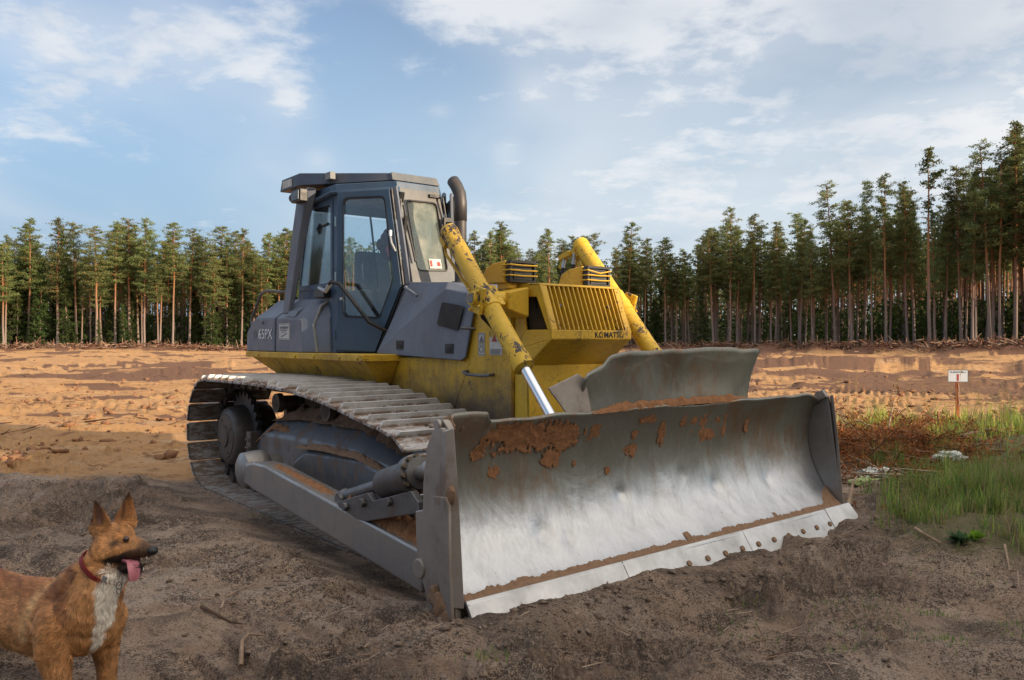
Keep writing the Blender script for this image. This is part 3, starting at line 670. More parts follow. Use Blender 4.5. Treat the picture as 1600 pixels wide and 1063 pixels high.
# head lamps in yellow hoods
for s in (-1, 1):
    ya, yb = (-.53,-.275) if s < 0 else (.275,.53)
    pf = [(4.13,2.015),(4.13,2.06),(4.17,2.13),(4.26,2.165),(4.42,2.18),(4.42,2.01)]
    lh = MB().xz(pf, ya, yb).build('lamp_hood', M['yellow'], DZ, bevel=.008)
    MB().box((4.423,ya+.004,2.015),(4.47,yb-.004,2.178)).build('lamp_box', M['black'], lh, bevel=.012)
    fr_ = MB().frame([(4.47,ya,2.012),(4.47,yb,2.012),(4.47,yb,2.18),(4.47,ya,2.18)], [(4.47,ya+.02,2.03),(4.47,yb-.02,2.03),(4.47,yb-.02,2.16),(4.47,ya+.02,2.16)], (.02,0,0))
    fr_.build('lamp_bezel', M['black'], lh)
    MB().box((4.470,ya+.045,2.035),(4.478,yb-.03,2.12)).build('lens', M['lens'], lh)
    gb = MB()
    for k, z in enumerate((2.145,2.105,2.065)):
        zz2 = z - (.02*(k == 0) if s > 0 else 0)
        gb.tube([(4.40,ya-.008,z),(4.495,ya-.006,z),(4.505,(ya+yb)/2,zz2-.004),(4.495,yb+.006,z),(4.40,yb+.008,z)], .006, 6)
    gb.build('lamp_guard', M['yellow'], lh, smooth=True)
    MB().box((4.30,ya+(.02 if s<0 else .03),1.965),(4.44,yb-.03,2.01)).build('lamp_mount', M['yellow'], lh, bevel=.005)

# lift cylinders
for s in (-1, 1):
    y = -.745 if s < 0 else .665
    A = V3((3.99,y,2.42)); B = V3((4.925,y,1.375)); d = (B-A).normalized(); E2 = V3((5.38,y,.86)) if s < 0 else V3((5.20,y,.90))
    T = A + (B-A)*.52
    up = V3((d.z,0,-d.x))
    barrel = MB().lathe(A, d, [(-.035,.03),(-.03,.066),(.0,.074),(.03,.074),(.031,.069),((T-A).length-.10,.069),((T-A).length-.095,.078),((T-A).length+.10,.078),((T-A).length+.105,.070),((B-A).length-.10,.070),((B-A).length-.098,.078),((B-A).length-.01,.078),((B-A).length,.055)], 28)
    cy = barrel.build('lift_cylinder', M['yellow_worn'], DZ, smooth=True)
    MB().cyl(B - d*.02, E2, .036, n=24).build('piston_rod', M['chrome'], cy, smooth=True)
    MB().cyl((E2.x,y-.07,E2.z),(E2.x,y+.07,E2.z),.075,n=20).build('rod_eye', M['dark_steel'], cy, smooth=True)
    yk = MB()
    yk.cyl(T+V3((0,s*.11,0)), T+V3((0,s*.145,0)), .052, n=20)
    yk.cyl(T+V3((0,-s*.30,0)), T+V3((0,s*.12,0)), .062, n=20)
    yk.obox(T+V3((.0,-s*.02,0)), (.105,.17,.20), (0,math.atan2(-d.x,-d.z),0)); yk.obox(T+V3((.02,s*.09,-.01)), (.13,.03,.20), (0,.3,0))
    yk.bolts([T+V3((dx,s*.11,dz)) for dx,dz in ((-.05,.07),(.06,.05),(-.04,-.08),(.07,-.06))], (0,s,0), .014, .02)
    ykob = yk.build('trunnion_yoke', M['yellow_worn'], DZ, bevel=.012)
    MB().cyl(T+V3((0,s*.144,0)), T+V3((0,s*.150,0)), .036, n=20).build('trunnion_cap', M['dark_steel'], ykob, smooth=True)
    MB().hexa([(4.36,s*.452,1.97),(4.62,s*.452,1.97),(4.62,s*.452,1.74),(4.36,s*.452,1.74)], [(4.41,s*.60,1.93),(4.56,s*.60,1.93),(4.56,s*.60,1.80),(4.41,s*.60,1.80)]).build('trunnion_bracket', M['yellow'], DZ, bevel=.012)
    # oil pipe along the back of the barrel and hoses
    back = V3((d.z,0,-d.x)); back = back if back.x < 0 else -back
    pp = MB().tube([A+d*.06+back*.07, A+d*.04+back*.125, A+d*.10+back*.15, A+d*.50+back*.11, T-d*.05+back*.105], .013, 8)
    pp.tube([A+d*.14+V3((0,s*-.05,0))+back*.07, A+d*.3+V3((0,-s*.05,0))+back*.09, T+V3((0,-s*.05,0))+back*.09], .012, 8)
    pp.build('oil_pipe', M['yellow'], cy, smooth=True)
    MB().obox(A+d*.02+back*.09, (.10,.07,.05), (0,.8,0)).build('port_block', M['yellow'], cy, bevel=.008)
    hs = MB().tube([T+back*.10, T+back*.16+V3((0,-s*.06,-.02)), T+back*.13+V3((0,-s*.14,-.12)), T+V3((-.03,-s*.22,-.20))], .022, 8)
    hs.build('hydraulic_hose', M['rubber'], cy, smooth=True)
    if s > 0:
        hf = MB()
        for o2 in (0, .11):
            a0 = A + back*(.19-o2*.3) + V3((-.04+o2,-.03,.03))
            hf.tube([a0, a0+V3((.0,-.02,-.10))], .018, 10)
        hf.build('hose_fitting', M['ltsteel'], cy, smooth=True)
        h2 = MB()
        for o2 in (0, .11):
            a0 = A + back*(.19-o2*.3) + V3((-.04+o2,-.05,-.07))
            h2.tube([a0, a0+V3((.01,-.01,-.15)), a0+V3((.05,-.03,-.30)), a0+V3((.13,-.08,-.42))], .019, 10)
        h2.build('hydraulic_hose', M['rubber'], cy, smooth=True)
        MB().tube([A+back*.05, A+back*.16+V3((-.03,-.02,.03)), A+back*.26+V3((-.05,-.03,-.02))], .022, 8).obox(A+back*.16+V3((-.05,-.03,.02)),(.14,.06,.05),(0,-.3,0)).build('port_pipe', M['yellow'], cy, bevel=.006)
# ------------------------------------------------------------------ tracks
C_R = V3((.42,0,.56)); R_R = .535; C_F = V3((4.22,0,.46)); R_F = .435
def track_path(pitch):
    """closed path of the shoe's plate: bottom run, rear sprocket, sagging top run, idler"""
    pts = []
    top_r = (C_R.x, C_R.z+R_R); 
    # top run control points
    top = [(.42,1.095),(1.0,1.104),(1.9,1.107),(2.6,1.087),(3.3,1.027),(3.9,.937),(4.22+.15,.46+.408)]
    # rear arc from bottom to top (through -x)
    for k in range(0, 25):
        a = -math.pi/2 - math.pi*k/24
        pts.append((C_R.x + R_R*math.cos(a), C_R.z + R_R*math.sin(a)))
    def cat(p0,p1,p2,p3,t):
        return tuple(.5*((2*p1[i])+(-p0[i]+p2[i])*t+(2*p0[i]-5*p1[i]+4*p2[i]-p3[i])*t*t+(-p0[i]+3*p1[i]-3*p2[i]+p3[i])*t**3) for i in (0,1))
    tt = [top[0]]+top+[top[-1]]
    for i in range(1, len(tt)-2):
        for k in range(8): pts.append(cat(tt[i-1],tt[i],tt[i+1],tt[i+2],k/8))
    a0 = math.atan2(.408,.15)
    for k in range(0, 17):
        a = a0 + (-math.pi/2-a0)*k/16
        pts.append((C_F.x + R_F*math.cos(a), C_F.z + R_F*math.sin(a)))
    pts.append((C_F.x-1.0, .025)); pts.append((2.2,.022)); pts.append((1.2,.025))
    # resample
    P_ = pts + [pts[0]]; L = [0]
    for i in range(1, len(P_)): L.append(L[-1] + math.dist(P_[i], P_[i-1]))
    n = round(L[-1]/pitch); res = []
    for k in range(n):
        s_ = L[-1]*k/n; i = max(j for j in range(len(L)) if L[j] <= s_); i = min(i, len(P_)-2)
        t = (s_-L[i])/max(1e-6, L[i+1]-L[i]); x = P_[i][0]+(P_[i+1][0]-P_[i][0])*t; z = P_[i][1]+(P_[i+1][1]-P_[i][1])*t
        res.append((x, z))
    return res
path = track_path(.203); N = len(path)
# one shoe: local X along travel, Z outward; plate with rolled edge and one grouser
def shoe_mesh():
    b = MB(); hw = .457
    pr_ = [(-.112,.0),(-.108,-.012),(.098,-.012),(.104,.004),(.100,.016),(.06,.012),(-.045,.010),(-.052,.055),(-.066,.057),(-.078,.010),(-.10,.010)]
    n = len(pr_); secs = []
    for y, sc_, zz_ in ((-hw,.86,-.004),(-hw+.03,.97,0),(-.22,1,0),(0,1,0),(.22,1,0),(hw-.03,.97,0),(hw,.86,-.004)):
        secs.append([(x*sc_, y, (z if z < .03 else z*(1 if abs(y) < hw-.01 else .45))+zz_) for x,z in pr_])
    b.loft(secs)
    return b.mesh('track_shoe')
shoe_me = shoe_mesh(); shoe_me.materials.append(M['shoe'])
link_mb = MB()
for s in (-1, 1):
    link_mb.box((-.085,s*.075-.018,-.10),(.085,s*.075+.018,-.012)); link_mb.box((.05,s*.105-.016,-.095),(.125,s*.105+.016,-.02))
    link_mb.bolts([(x,s*.085,.012) for x in (-.02,.045)], (0,0,1), .014, .012)
link_mb.cyl((-.10,-.12,-.06),(-.10,.12,-.06),.026,n=10)
link_me = link_mb.mesh('track_link'); link_me.materials.append(M['roller'])
for s in (-1, 1):
    tr = empty('track'); tr.parent = DZ
    yc = s*1.043
    for k in range(N):
        x, z = path[k]; x2, z2 = path[(k+1) % N]; x0, z0 = path[k-1]
        tx, tz = x2-x0, z2-z0; L = math.hypot(tx, tz); tx /= L; tz /= L      # travel direction (bottom run goes backwards here)
        # path order: bottom rear -> rear arc -> top forward -> idler -> bottom backwards ; outward normal
        nx, nz = -tz, tx
        m4 = Matrix(((tx,0,nx,x+nx*.05),(0,1,0,yc),(tz,0,nz,z+nz*.05),(0,0,0,1)))
        for nm, me in (('track_shoe', shoe_me), ('track_link', link_me)):
            o = bpy.data.objects.new(nm, me); COL.objects.link(o); o.parent = tr; o.matrix_local = m4
    # track frame: long box with sloping shoulders, smooth guard plates
    ya, yb = s*.80, s*1.29
    tf = MB().loft([[(x, ya, z), (x, yb, z), (x, yb, z1), (x, s*1.12, z2), (x, ya, z2)] for x, z, z1, z2 in
                    ((1.28,.24,.52,.66),(1.55,.20,.66,.80),(2.3,.20,.68,.86),(3.4,.20,.68,.86),(3.95,.22,.62,.76),(4.18,.26,.50,.60))])
    tfo = tf.build('track_frame', M['frame_steel'], DZ, bevel=.03, seg=3)
    MB().loft([[(x,s*1.292,z0),(x,s*1.33,z0+.02),(x,s*1.33,z1-.04),(x,s*1.292,z1)] for x,z0,z1 in ((2.35,.25,.50),(2.6,.22,.62),(3.6,.22,.66),(4.05,.26,.60))]).build('frame_guard', M['frame_steel'], tfo, bevel=.015)
    MB().box((1.35,s*1.0,.08),(4.1,s*1.12,.20)).build('roller_guard', M['roller'], tfo, bevel=.01)
    bk = MB().box((1.28,s*1.25,.36),(1.40,s*1.36,.66)); bk.bolts([(1.31+.06*(i%2),s*1.36,.42+.08*(i//2)) for i in range(6)], (0,s,0), .02, .02)
    bk.build('bearing_block', M['roller'], tfo, bevel=.012)
    # drive hub + sprocket
    hz_ = C_R.z-.035; hb = MB().lathe((C_R.x,s*.80,hz_), (0,s,0), [(0,.33),(.10,.345),(.36,.325),(.43,.31),(.455,.285),(.462,.24),(.470,.235),(.475,.12),(.49,.115),(.495,.001)], 40)
    hbo = hb.build('final_drive', M['roller'], DZ, smooth=True)
    MB().bolts([(C_R.x+.19*math.cos(a),s*1.272,hz_+.19*math.sin(a)) for a in [.5+k*math.pi/2 for k in range(4)]], (0,s,0), .016, .010).build('hub_bolts', M['dark_steel'], hbo)
    sp_ = []
    for k in range(25*4):
        a = 2*math.pi*k/100; r_ = .415 + (.03 if k % 4 in (0,1) else -.02); sp_.append((C_R.x+r_*math.cos(a), C_R.z+r_*math.sin(a)))
    MB().frame([(x, yc-.03, z) for x,z in sp_], [(C_R.x+(x-C_R.x)*.6, yc-.03, C_R.z+(z-C_R.z)*.6) for x,z in sp_], (0,.06,0)).build('sprocket', M['dark_steel'], hbo)
    MB().lathe((C_F.x,yc-.10,C_F.z), (0,1,0), [(0,.12),(.01,.30),(.04,.345),(.07,.345),(.075,.372),(.125,.372),(.13,.345),(.16,.345),(.19,.30),(.20,.12)], 36).build('idler', M['dark_steel'], DZ, smooth=True)
    for x in (1.62,2.72):
        cr = MB().lathe((x,yc-.12,.955), (0,1,0), [(0,.05),(.001,.085),(.05,.085),(.055,.07),(.19,.07),(.195,.095),(.235,.095),(.24,.05),(.25,.05)] if s > 0 else [(-.03,.001),(-.025,.035),(-.015,.04),(-.012,.07),(-.03,.075),(-.03,.092),(.0,.095),(.03,.095),(.045,.07),(.19,.07),(.195,.085),(.24,.085)], 24)
        co_ = cr.build('carrier_roller', M['roller'], DZ, smooth=True)
        MB().box((x-.04,yc-.05+ (0 if s<0 else 0),.80),(x+.04,yc+.05,.90)).build('roller_bracket', M['roller'], co_)
    for x in (.95,1.4,1.85,2.3,2.75,3.2,3.65):
        MB().lathe((x,yc-.13,.185), (0,1,0), [(0,.08),(.03,.10),(.06,.10),(.065,.085),(.195,.085),(.20,.10),(.23,.10),(.26,.08)], 18).build('bottom_roller', M['roller'], DZ, smooth=True)
    # push arm outside the track
    yo, yi = s*1.80, s*1.60
    pa = MB().loft([[(x,yo,z0),(x,yi,z0),(x,yi,z1),(x,yo,z1)] for x,z0,z1 in ((2.42,.35,.50),(2.62,.315,.545),(2.85,.30,.55),(5.16,.10,.345),(5.26,.09,.335))])
    pao = pa.build('push_arm', M['arm_steel'], DZ, bevel=.018, seg=3)
    MB().lathe((2.30,s*1.44,.44), (0,s,0), [(0,.12),(.10,.125),(.14,.16),(.20,.165),(.33,.15),(.36,.10),(.365,.02)], 24).build('arm_ball_joint', M['arm_steel'], DZ, smooth=True)
    MB().obox((2.36,s*1.68,.43),(.26,.22,.20),(0,.1,0)).build('arm_clevis', M['arm_steel'], pao, bevel=.03)
    bx_ = 0 if s < 0 else -.15
    MB().slab([(5.18,s*1.72,.12),(5.62+bx_,s*1.72,.10),(5.62+bx_,s*1.72,.40),(5.18,s*1.72,.32)], (0,-s*.05,0)).cyl((5.46+bx_,s*1.66,.24),(5.46+bx_,s*1.82,.24),.07,n=18).build('blade_hinge', M['dark_steel'], pao, bevel=.008)
    # brace between arm and blade: threaded rod in a fat barrel, clamp plate below
    ys = s*1.69
    a = V3((4.10,ys,.475)); b_ = V3((5.52+bx_,ys,.895)); d = (b_-a).normalized(); L = (b_-a).length
    br = MB().lathe(a, d, [(0,.03),(.01,.045),(.50,.045),(.51,.06),(.55,.085),(.58,.098),(.92,.10),(.925,.125),(.98,.125),(.985,.10),(1.02,.10)], 26)
    bro = br.build('brace_cylinder', M['dark_steel'], DZ, smooth=True)
    bb = MB(); 
    u = V3((0,1,0)); v = d.cross(u)
    bb.bolts([a + d*.985 + (u*math.cos(t)+v*math.sin(t))*.108 for t in [k*math.pi/6 for k in range(12)]], d, .016, .025)
    bb.build('flange_bolts', M['yellow_low'], bro)
    MB().cyl(a+d*1.0, b_, .045, n=18).ball(a+d*1.13, .062, 8).build('brace_rod', M['arm_steel'], bro, smooth=True)
    MB().ball(a-d*.015, .058, 8).cyl(a+V3((0,-.07,-.02)), a+V3((0,.07,-.02)), .045).build('brace_end', M['dark_steel'], bro, smooth=True)
    q = [(4.16,.455),(4.60,.585),(4.68,.545),(5.14,.675),(5.22,.62),(5.24,.56),(4.58,.395),(4.46,.385),(4.20,.425)]
    cp = MB().slab([(x,ys-s*-.11,z) for x,z in q], (0,-s*.05,0)); cp.bolts([(x,ys+s*.11,z) for x,z in ((4.32,.452),(4.56,.515),(4.90,.575))], (0,s,0), .032, .03)
    cp.build('clamp_plate', M['dark_steel'], DZ, bevel=.006)

# caked soil on arms and track frame
def heap(name, path3, width, h, parent, mt, seed=0, n=60, mseg=10):
    """a ridge of lumpy soil along a path lying on something"""
    rg = np.random.default_rng(seed); V = []; 
    pts = [V3(p) for p in path3]
    for i in range(n+1):
        t = i/n*(len(pts)-1); k = min(int(t), len(pts)-2); p = pts[k].lerp(pts[k+1], t-k); dr_ = (pts[k+1]-pts[k]).normalized(); sd = V3((0,0,1)).cross(dr_).normalized()
        e = min(1, 6*min(i/n, 1-i/n)+.05)
        for j in range(mseg+1):
            q = (j/mseg-.5)*2; ww = width*(.8+.4*mnoise.noise(V3((i*.3,seed,0))))
            hh = h*e*max(0,(1-q*q))*(1.0+.9*mnoise.noise(V3((i*.22,q*2+seed*3,1)))) + .012*mnoise.noise(V3((i*.9,j*1.1,seed)))
            pp = p + sd*q*ww*.5; V.append((pp.x, pp.y, pp.z + (hh if 0 < j < mseg else -.01)))
    F = [(i*(mseg+1)+j, i*(mseg+1)+j+1, (i+1)*(mseg+1)+j+1, (i+1)*(mseg+1)+j) for i in range(n) for j in range(mseg)]
    b = MB(); b.v = V; b.f = F
    return b.build(name, mt, parent, smooth=True)
for s in (-1, 1):
    heap('caked_soil', [(2.75,s*1.70,.545),(3.9,s*1.70,.455)], .14, .02, DZ, M['mud'], 2+s)
    heap('caked_soil', [(4.10,s*1.69,.43),(4.6,s*1.68,.39),(5.22,s*1.68,.33)], .22, .10, DZ, M['mud'], 5+s, 90, 16)
    heap('caked_soil', [(1.5,s*1.02,.78),(2.2,s*1.03,.845),(3.4,s*1.03,.855),(4.1,s*1.03,.70)], .42, .10, DZ, M['mud_thin'], 9+s, 90, 14)
    heap('caked_soil', [(2.45,s*1.315,.625),(3.0,s*1.315,.655),(3.6,s*1.315,.655),(4.0,s*1.315,.60)], .10, .03, DZ, M['mud_thin'], 19+s, 60, 8)
    heap('caked_soil', [(1.35,s*1.27,.54),(1.7,s*1.22,.72),(2.1,s*1.2,.72)], .12, .035, DZ, M['mud'], 12+s, 40, 8)
# ------------------------------------------------------------------ blade
YB = 1.93
prof_b = [(5.905,.205),(5.83,.235),(5.745,.32),(5.665,.44),(5.61,.56),(5.575,.70),(5.57,.83),(5.59,.95),(5.63,1.05),(5.675,1.125)]
def bprof(t):      # smooth profile, t 0..1
    k = t*(len(prof_b)-1); i = min(int(k), len(prof_b)-2); f_ = k-i
    p = [prof_b[max(0,i-1)], prof_b[i], prof_b[i+1], prof_b[min(len(prof_b)-1,i+2)]]
    return tuple(.5*((2*p[1][a])+(-p[0][a]+p[2][a])*f_+(2*p[0][a]-5*p[1][a]+4*p[2][a]-p[3][a])*f_*f_+(-p[0][a]+3*p[1][a]-3*p[2][a]+p[3][a])*f_**3) for a in (0,1))
NY, NZ = 160, 44; V = []; F = []
for i in range(NY+1):
    y = -YB + 2*YB*i/NY
    for j in range(NZ+1):
        t = j/NZ; x, z = bprof(t)
        # dents and a bent top lip
        x += .010*mnoise.noise(V3((y*1.6,z*2.5,3))) + .005*mnoise.noise(V3((y*5,z*5,1)))
        if t > .86:
            k = (t-.86)/.14; lip = mnoise.noise(V3((y*1.3,0,7)))*.9 + mnoise.noise(V3((y*4.2,0,2)))*.5
            z += k*.028*lip + k*k*(.045 if y < -1.62 else 0)*min(1,(YB+y)/.05)*(1 if y > -1.9 else .2); x += k*k*.028*lip + (.03*k if y < -1.6 else 0)
            if y > 1.72: z -= k*.085*((y-1.72)/.21)**2
        for (cy_, cz_, rr_, dd_) in ((-1.2,.42,.07,.018),(-.45,.56,.05,.02),(-1.02,.36,.05,.014),(.55,.5,.06,.015),(.2,.62,.05,.012),(1.2,.47,.05,.014)):
            q = ((y-cy_)**2+(z-cz_)**2)/rr_**2
            if q < 6: x -= dd_*math.exp(-q)
        V.append((x, y, z))
F = [(i*(NZ+1)+j, (i+1)*(NZ+1)+j, (i+1)*(NZ+1)+j+1, i*(NZ+1)+j+1) for i in range(NY) for j in range(NZ)]
BL = empty('blade'); BL.parent = DZ
ya_ = R(1.75); BL.matrix_local = Matrix.Translation((5.85,-1.93,0)) @ Matrix.Rotation(ya_, 4, 'Z') @ Matrix.Translation((-5.85,1.93,0))
b = MB(); b.v = V; b.f = F; mo = b.build('moldboard', M['blade'], BL, smooth=True)
sm = mo.modifiers.new('plate', 'SOLIDIFY'); sm.thickness = .022; sm.offset = 0
# back frame boxes
MB().box((5.44,-1.80,.30),(5.575,1.80,.44)).box((5.42,-1.80,.82),(5.545,1.80,.98)).box((5.46,-.10,.3),(5.55,.10,1.0)).box((5.46,-1.2,.3),(5.55,-1.0,1.0)).box((5.46,1.0,.3),(5.55,1.2,1.0)).build('back_frame', M['end_steel'], BL, bevel=.01)
for s in (-1, 1):
    # end box: outer cheek plate, front flange along the moldboard, welded cap
    y0, y1 = s*1.935, s*1.975
    inner = [bprof(k/14) for k in range(15)]
    sidep = [(5.865,.17),(5.845,.45),(5.80,.75),(5.765,1.02),(5.74,1.115),(5.66,1.10),(5.60,1.00),(5.565,.80),(5.56,.60),(5.555,.30),(5.60,.16),(5.74,.03),(5.87,.02)]
    MB().xz(sidep, y0, y1).build('side_plate', M['end_steel'] if s < 0 else M['arm_steel'], BL, bevel=.008)
    # flange on the outside edge
    MB().loft([[(5.775,s*1.976,1.10),(5.80,s*1.935,1.12),(5.775,s*1.935,1.12),(5.745,s*1.976,1.10)], [(5.81,s*2.0,.72),(5.845,s*1.935,.74),(5.82,s*1.935,.74),(5.78,s*2.0,.72)], [(5.86,s*1.99,.20),(5.89,s*1.935,.19),(5.86,s*1.935,.19),(5.83,s*1.99,.20)]]).build('front_flange', M['end_steel'], BL, bevel=.006)
    # bolted wear plate low on the outside
    wq = [(5.70,.755),(5.815,.765),(5.84,.72),(5.845,.42),(5.87,.14),(5.78,.12),(5.745,.40)] if s < 0 else [(5.52,.55),(5.54,.70),(5.60,.735),(5.66,.70),(5.69,.58),(5.72,.22),(5.60,.15)]
    MB().xz(wq, s*1.98, s*2.005).build('wear_plate', M['end_steel'], BL, bevel=.008)
    MB().hexa([(5.60,s*1.94,1.03),(5.76,s*1.94,1.10),(5.76,s*1.90,1.10),(5.60,s*1.90,1.03)], [(5.66,s*1.955,1.14),(5.72,s*1.955,1.155),(5.72,s*1.90,1.155),(5.66,s*1.90,1.14)]).cyl((5.69,s*1.95,1.125),(5.69,s*1.975,1.125),.03,n=14).build('lifting_eye', M['end_steel'], BL, bevel=.006)
    MB().cyl((5.53,s*1.90,.33),(5.53,s*1.985,.33),.055,n=18).xz([(5.42,.62),(5.57,.66),(5.58,.25),(5.50,.22),(5.44,.30)], s*1.88, s*1.93).build('hinge_lug', M['end_steel'], BL, bevel=.008)
# cutting edge: three bolted sections and two end bits
def edge(name, y0, y1, zl=.0, drop=0):
    q0 = [(5.875,y0,.225),(5.895,y0,.232),(6.02,y0,.045+drop),(6.0,y0,.03+drop)]; q1 = [(x,y1,z) for x,_,z in q0]
    return MB().loft([q0, q1])
for (y0, y1) in ((-1.93,-.75),(-.746,.50),(.504,1.62)):
    e = edge('', y0, y1).build('cutting_edge', M['edge'], BL, bevel=.003)
for k in range(8, 18):
    bl_ = MB()
    y = -1.75 + k*.196
    c = V3((5.965,y,.132)); bl_.cyl(c-V3((.008,0,.006)), c+V3((.004,0,.004)), .020, n=14); bl_.build('edge_bolt', M['mud_thin'], BL)
pass
for s in (-1, 1):
    ya, yb = 1.624, 2.01
    if s < 0: continue
    MB().loft([[(5.875,ya,.228),(5.897,ya,.235),(6.03,ya,.035),(6.005,ya,.02)], [(5.875,yb,.228),(5.897,yb,.235),(6.045,yb,.06),(6.02,yb,.045)]]).build('end_bit', M['edge'], BL, bevel=.003)
# line of packed clay along the seam
rs = np.random.default_rng(4); V = []; F = []; n = 420
for i in range(n+1):
    y = -1.925 + 3.85*i/n
    hh = .026 + .014*mnoise.noise(V3((y*9,0,0))) + .022*abs(mnoise.noise(V3((y*3.1,4,0)))) + .010*mnoise.noise(V3((y*40,2,0))); hh = max(.010, hh)
    if y > 1.72: hh += .14*sstep(np.array(y),1.72,1.92)*(.8+.5*mnoise.noise(V3((y*20,1,1))))
    if abs(y+.02) < .03: hh += .04
    if abs(y-1.03) < .02: hh += .03
    for k in range(5):
        t = k/4; z = .222 + hh*t; bx = np.interp(z, [.205,.235,.32,.44,.56], [5.905,5.83,5.745,5.665,5.61])
        lift = [.0,.020,.018,.014,.0][k]
        V.append((bx+.006+lift*.8+ (0.004*mnoise.noise(V3((y*30,z*30,0)))) + (.025 if k == 0 else 0), y, z+lift*.3))
F = [(i*5+j, (i+1)*5+j, (i+1)*5+j+1, i*5+j+1) for i in range(n) for j in range(4)]
b = MB(); b.v = V; b.f = F; b.build('seam_clay', M['mud_thin'], BL, smooth=True)
# clay splats stuck on the moldboard: raised irregular patches
def splat(y0, z0, w, h, seed, thick=.02, thr=.0):
    thick = thick*.36
    nx, nz = max(14,int(w*130)), max(10,int(h*130)); V = []; idx = {}; F = []
    mask = np.zeros((nx+1, nz+1))
    for i in range(nx+1):
        for j in range(nz+1):
            u = i/nx*2-1; v = j/nz*2-1
            f_ = .75 - (abs(u)**2.4+abs(v)**2.2)*.9 + .75*mnoise.noise(V3((u*w*7+seed,v*h*7,seed))) + .75*mnoise.noise(V3((u*w*22,v*h*14+seed,3))) + .45*mnoise.noise(V3((u*w*60,v*h*40,seed)))
            mask[i,j] = f_
    def vid(i, j):
        if (i,j) not in idx:
            y = y0 + (i/nx-.5)*w; z = z0 + (j/nz-.5)*h; z = min(z, 1.11)
            bx = np.interp(z, [p[1] for p in prof_b], [p[0] for p in prof_b])
            hh = thick*min(1, max(0, mask[i,j]-thr)*3)*(.7+.5*mnoise.noise(V3((y*25,z*25,seed))))
            idx[(i,j)] = len(V); V.append((bx+.0125+hh, y, z))
        return idx[(i,j)]
    for i in range(nx):
        for j in range(nz):
            if min(mask[i,j],mask[i+1,j],mask[i,j+1],mask[i+1,j+1]) > thr: F.append((vid(i,j),vid(i+1,j),vid(i+1,j+1),vid(i,j+1)))
    return V, F
for (y0,z0,w,h,sd,th) in ((-1.25,1.00,.95,.20,1,.026),(-1.62,.93,.14,.12,5,.02),(-.95,.98,.25,.22,9,.024),(-.30,.93,.08,.09,2,.012),(-.02,.93,.09,.20,3,.012),(.32,.98,.08,.18,12,.012),(.42,.96,.09,.16,4,.014),(.60,.96,.10,.12,21,.014),(.70,.93,.06,.20,33,.012),
                         (-.33,.83,.16,.11,6,.012),(-.85,.80,.04,.05,15,.008),(1.0,.92,.07,.14,17,.006),(-.55,.72,.05,.06,23,.008),(-1.5,.82,.10,.09,27,.010),(.2,1.0,.08,.1,45,.01),(.9,1.02,.06,.1,47,.01),(-1.89,.62,.08,.34,51,.016),(-1.89,.95,.06,.16,53,.012),(-1.45,1.05,.5,.12,55,.016),(-1.05,.86,.18,.16,57,.012),(-.2,1.04,.2,.06,61,.01),(.5,.88,.3,.1,63,.008),(-.7,.98,.12,.14,67,.01)):
    v, f = splat(y0,z0,w,h,sd,th)
    if f: MB().add(v, f).build('clay_splat', M['mud'], BL, smooth=True)
# soil clinging to the near end and its flange
for (x,y,z,r) in ((5.80,-1.97,.77,.04),(5.76,-2.0,.2,.05),(5.70,-1.99,.22,.045),(5.80,-1.99,.12,.05),(5.70,-1.9,1.12,.04),(5.66,-1.8,1.12,.03)):
    lump = MB(); o0 = 0; lump.ball((x,y,z), r, 8, (1,.55,1.2))
    for i in range(o0, len(lump.v)):
        p = V3(lump.v[i]); c = V3((x,y,z)); lump.v[i] = tuple(c + (p-c)*(1+.6*mnoise.noise(p*28)))
    lump.build('soil_lump', M['mud_thin'], BL, smooth=True)
# spoil guard above the blade
gp = [(-.80,1.33),(-.78,1.36),(-.62,1.41),(-.56,1.475),(-.42,1.50),(-.2,1.497),(0,1.51),(.06,1.503),(.4,1.52),(.68,1.515),(.80,1.50),(.97,1.505),(1.0,1.49)]
V = []; F = []; ny, nz = 70, 12
for i in range(ny+1):
    y = -.80 + 1.93*i/ny; zt_ = np.interp(-.80 + 1.80*i/ny, [p[0] for p in gp], [p[1] for p in gp])
    for j in range(nz+1):
        t = j/nz; z = 1.10 + (zt_-1.10)*t
        x = 5.60 - .02 + .05*t*t - .015*math.sin(t*3) + .012*mnoise.noise(V3((y*3,z*4,9))) + .03*t*t*mnoise.noise(V3((y*4,3,9)))
        V.append((x, y + (.03*(1-t) if y < 0 else -.10*(1-t)*(i/ny)**6), z))
F = [(i*(nz+1)+j, (i+1)*(nz+1)+j, (i+1)*(nz+1)+j+1, i*(nz+1)+j+1) for i in range(ny) for j in range(nz)]
b = MB(); b.v = V; b.f = F; sg = b.build('spoil_guard', M['blade_up'], BL, smooth=True)
sm = sg.modifiers.new('plate', 'SOLIDIFY'); sm.thickness = .016; sm.offset = 0
MB().slab([(5.52,-1.02,1.275),(5.56,-.80,1.36),(5.58,-.76,1.33),(5.60,-.74,1.18),(5.60,-.72,1.11),(5.60,-.92,1.10)], (.014,0,0)).build('torn_guard_plate', M['end_steel'], BL, bevel=.003)
heap('caked_soil', [(5.66,-.78,1.12),(5.66,-.2,1.13),(5.655,.3,1.13),(5.65,1.06,1.12)], .07, .035, BL, M['mud'], 31, 110, 8)
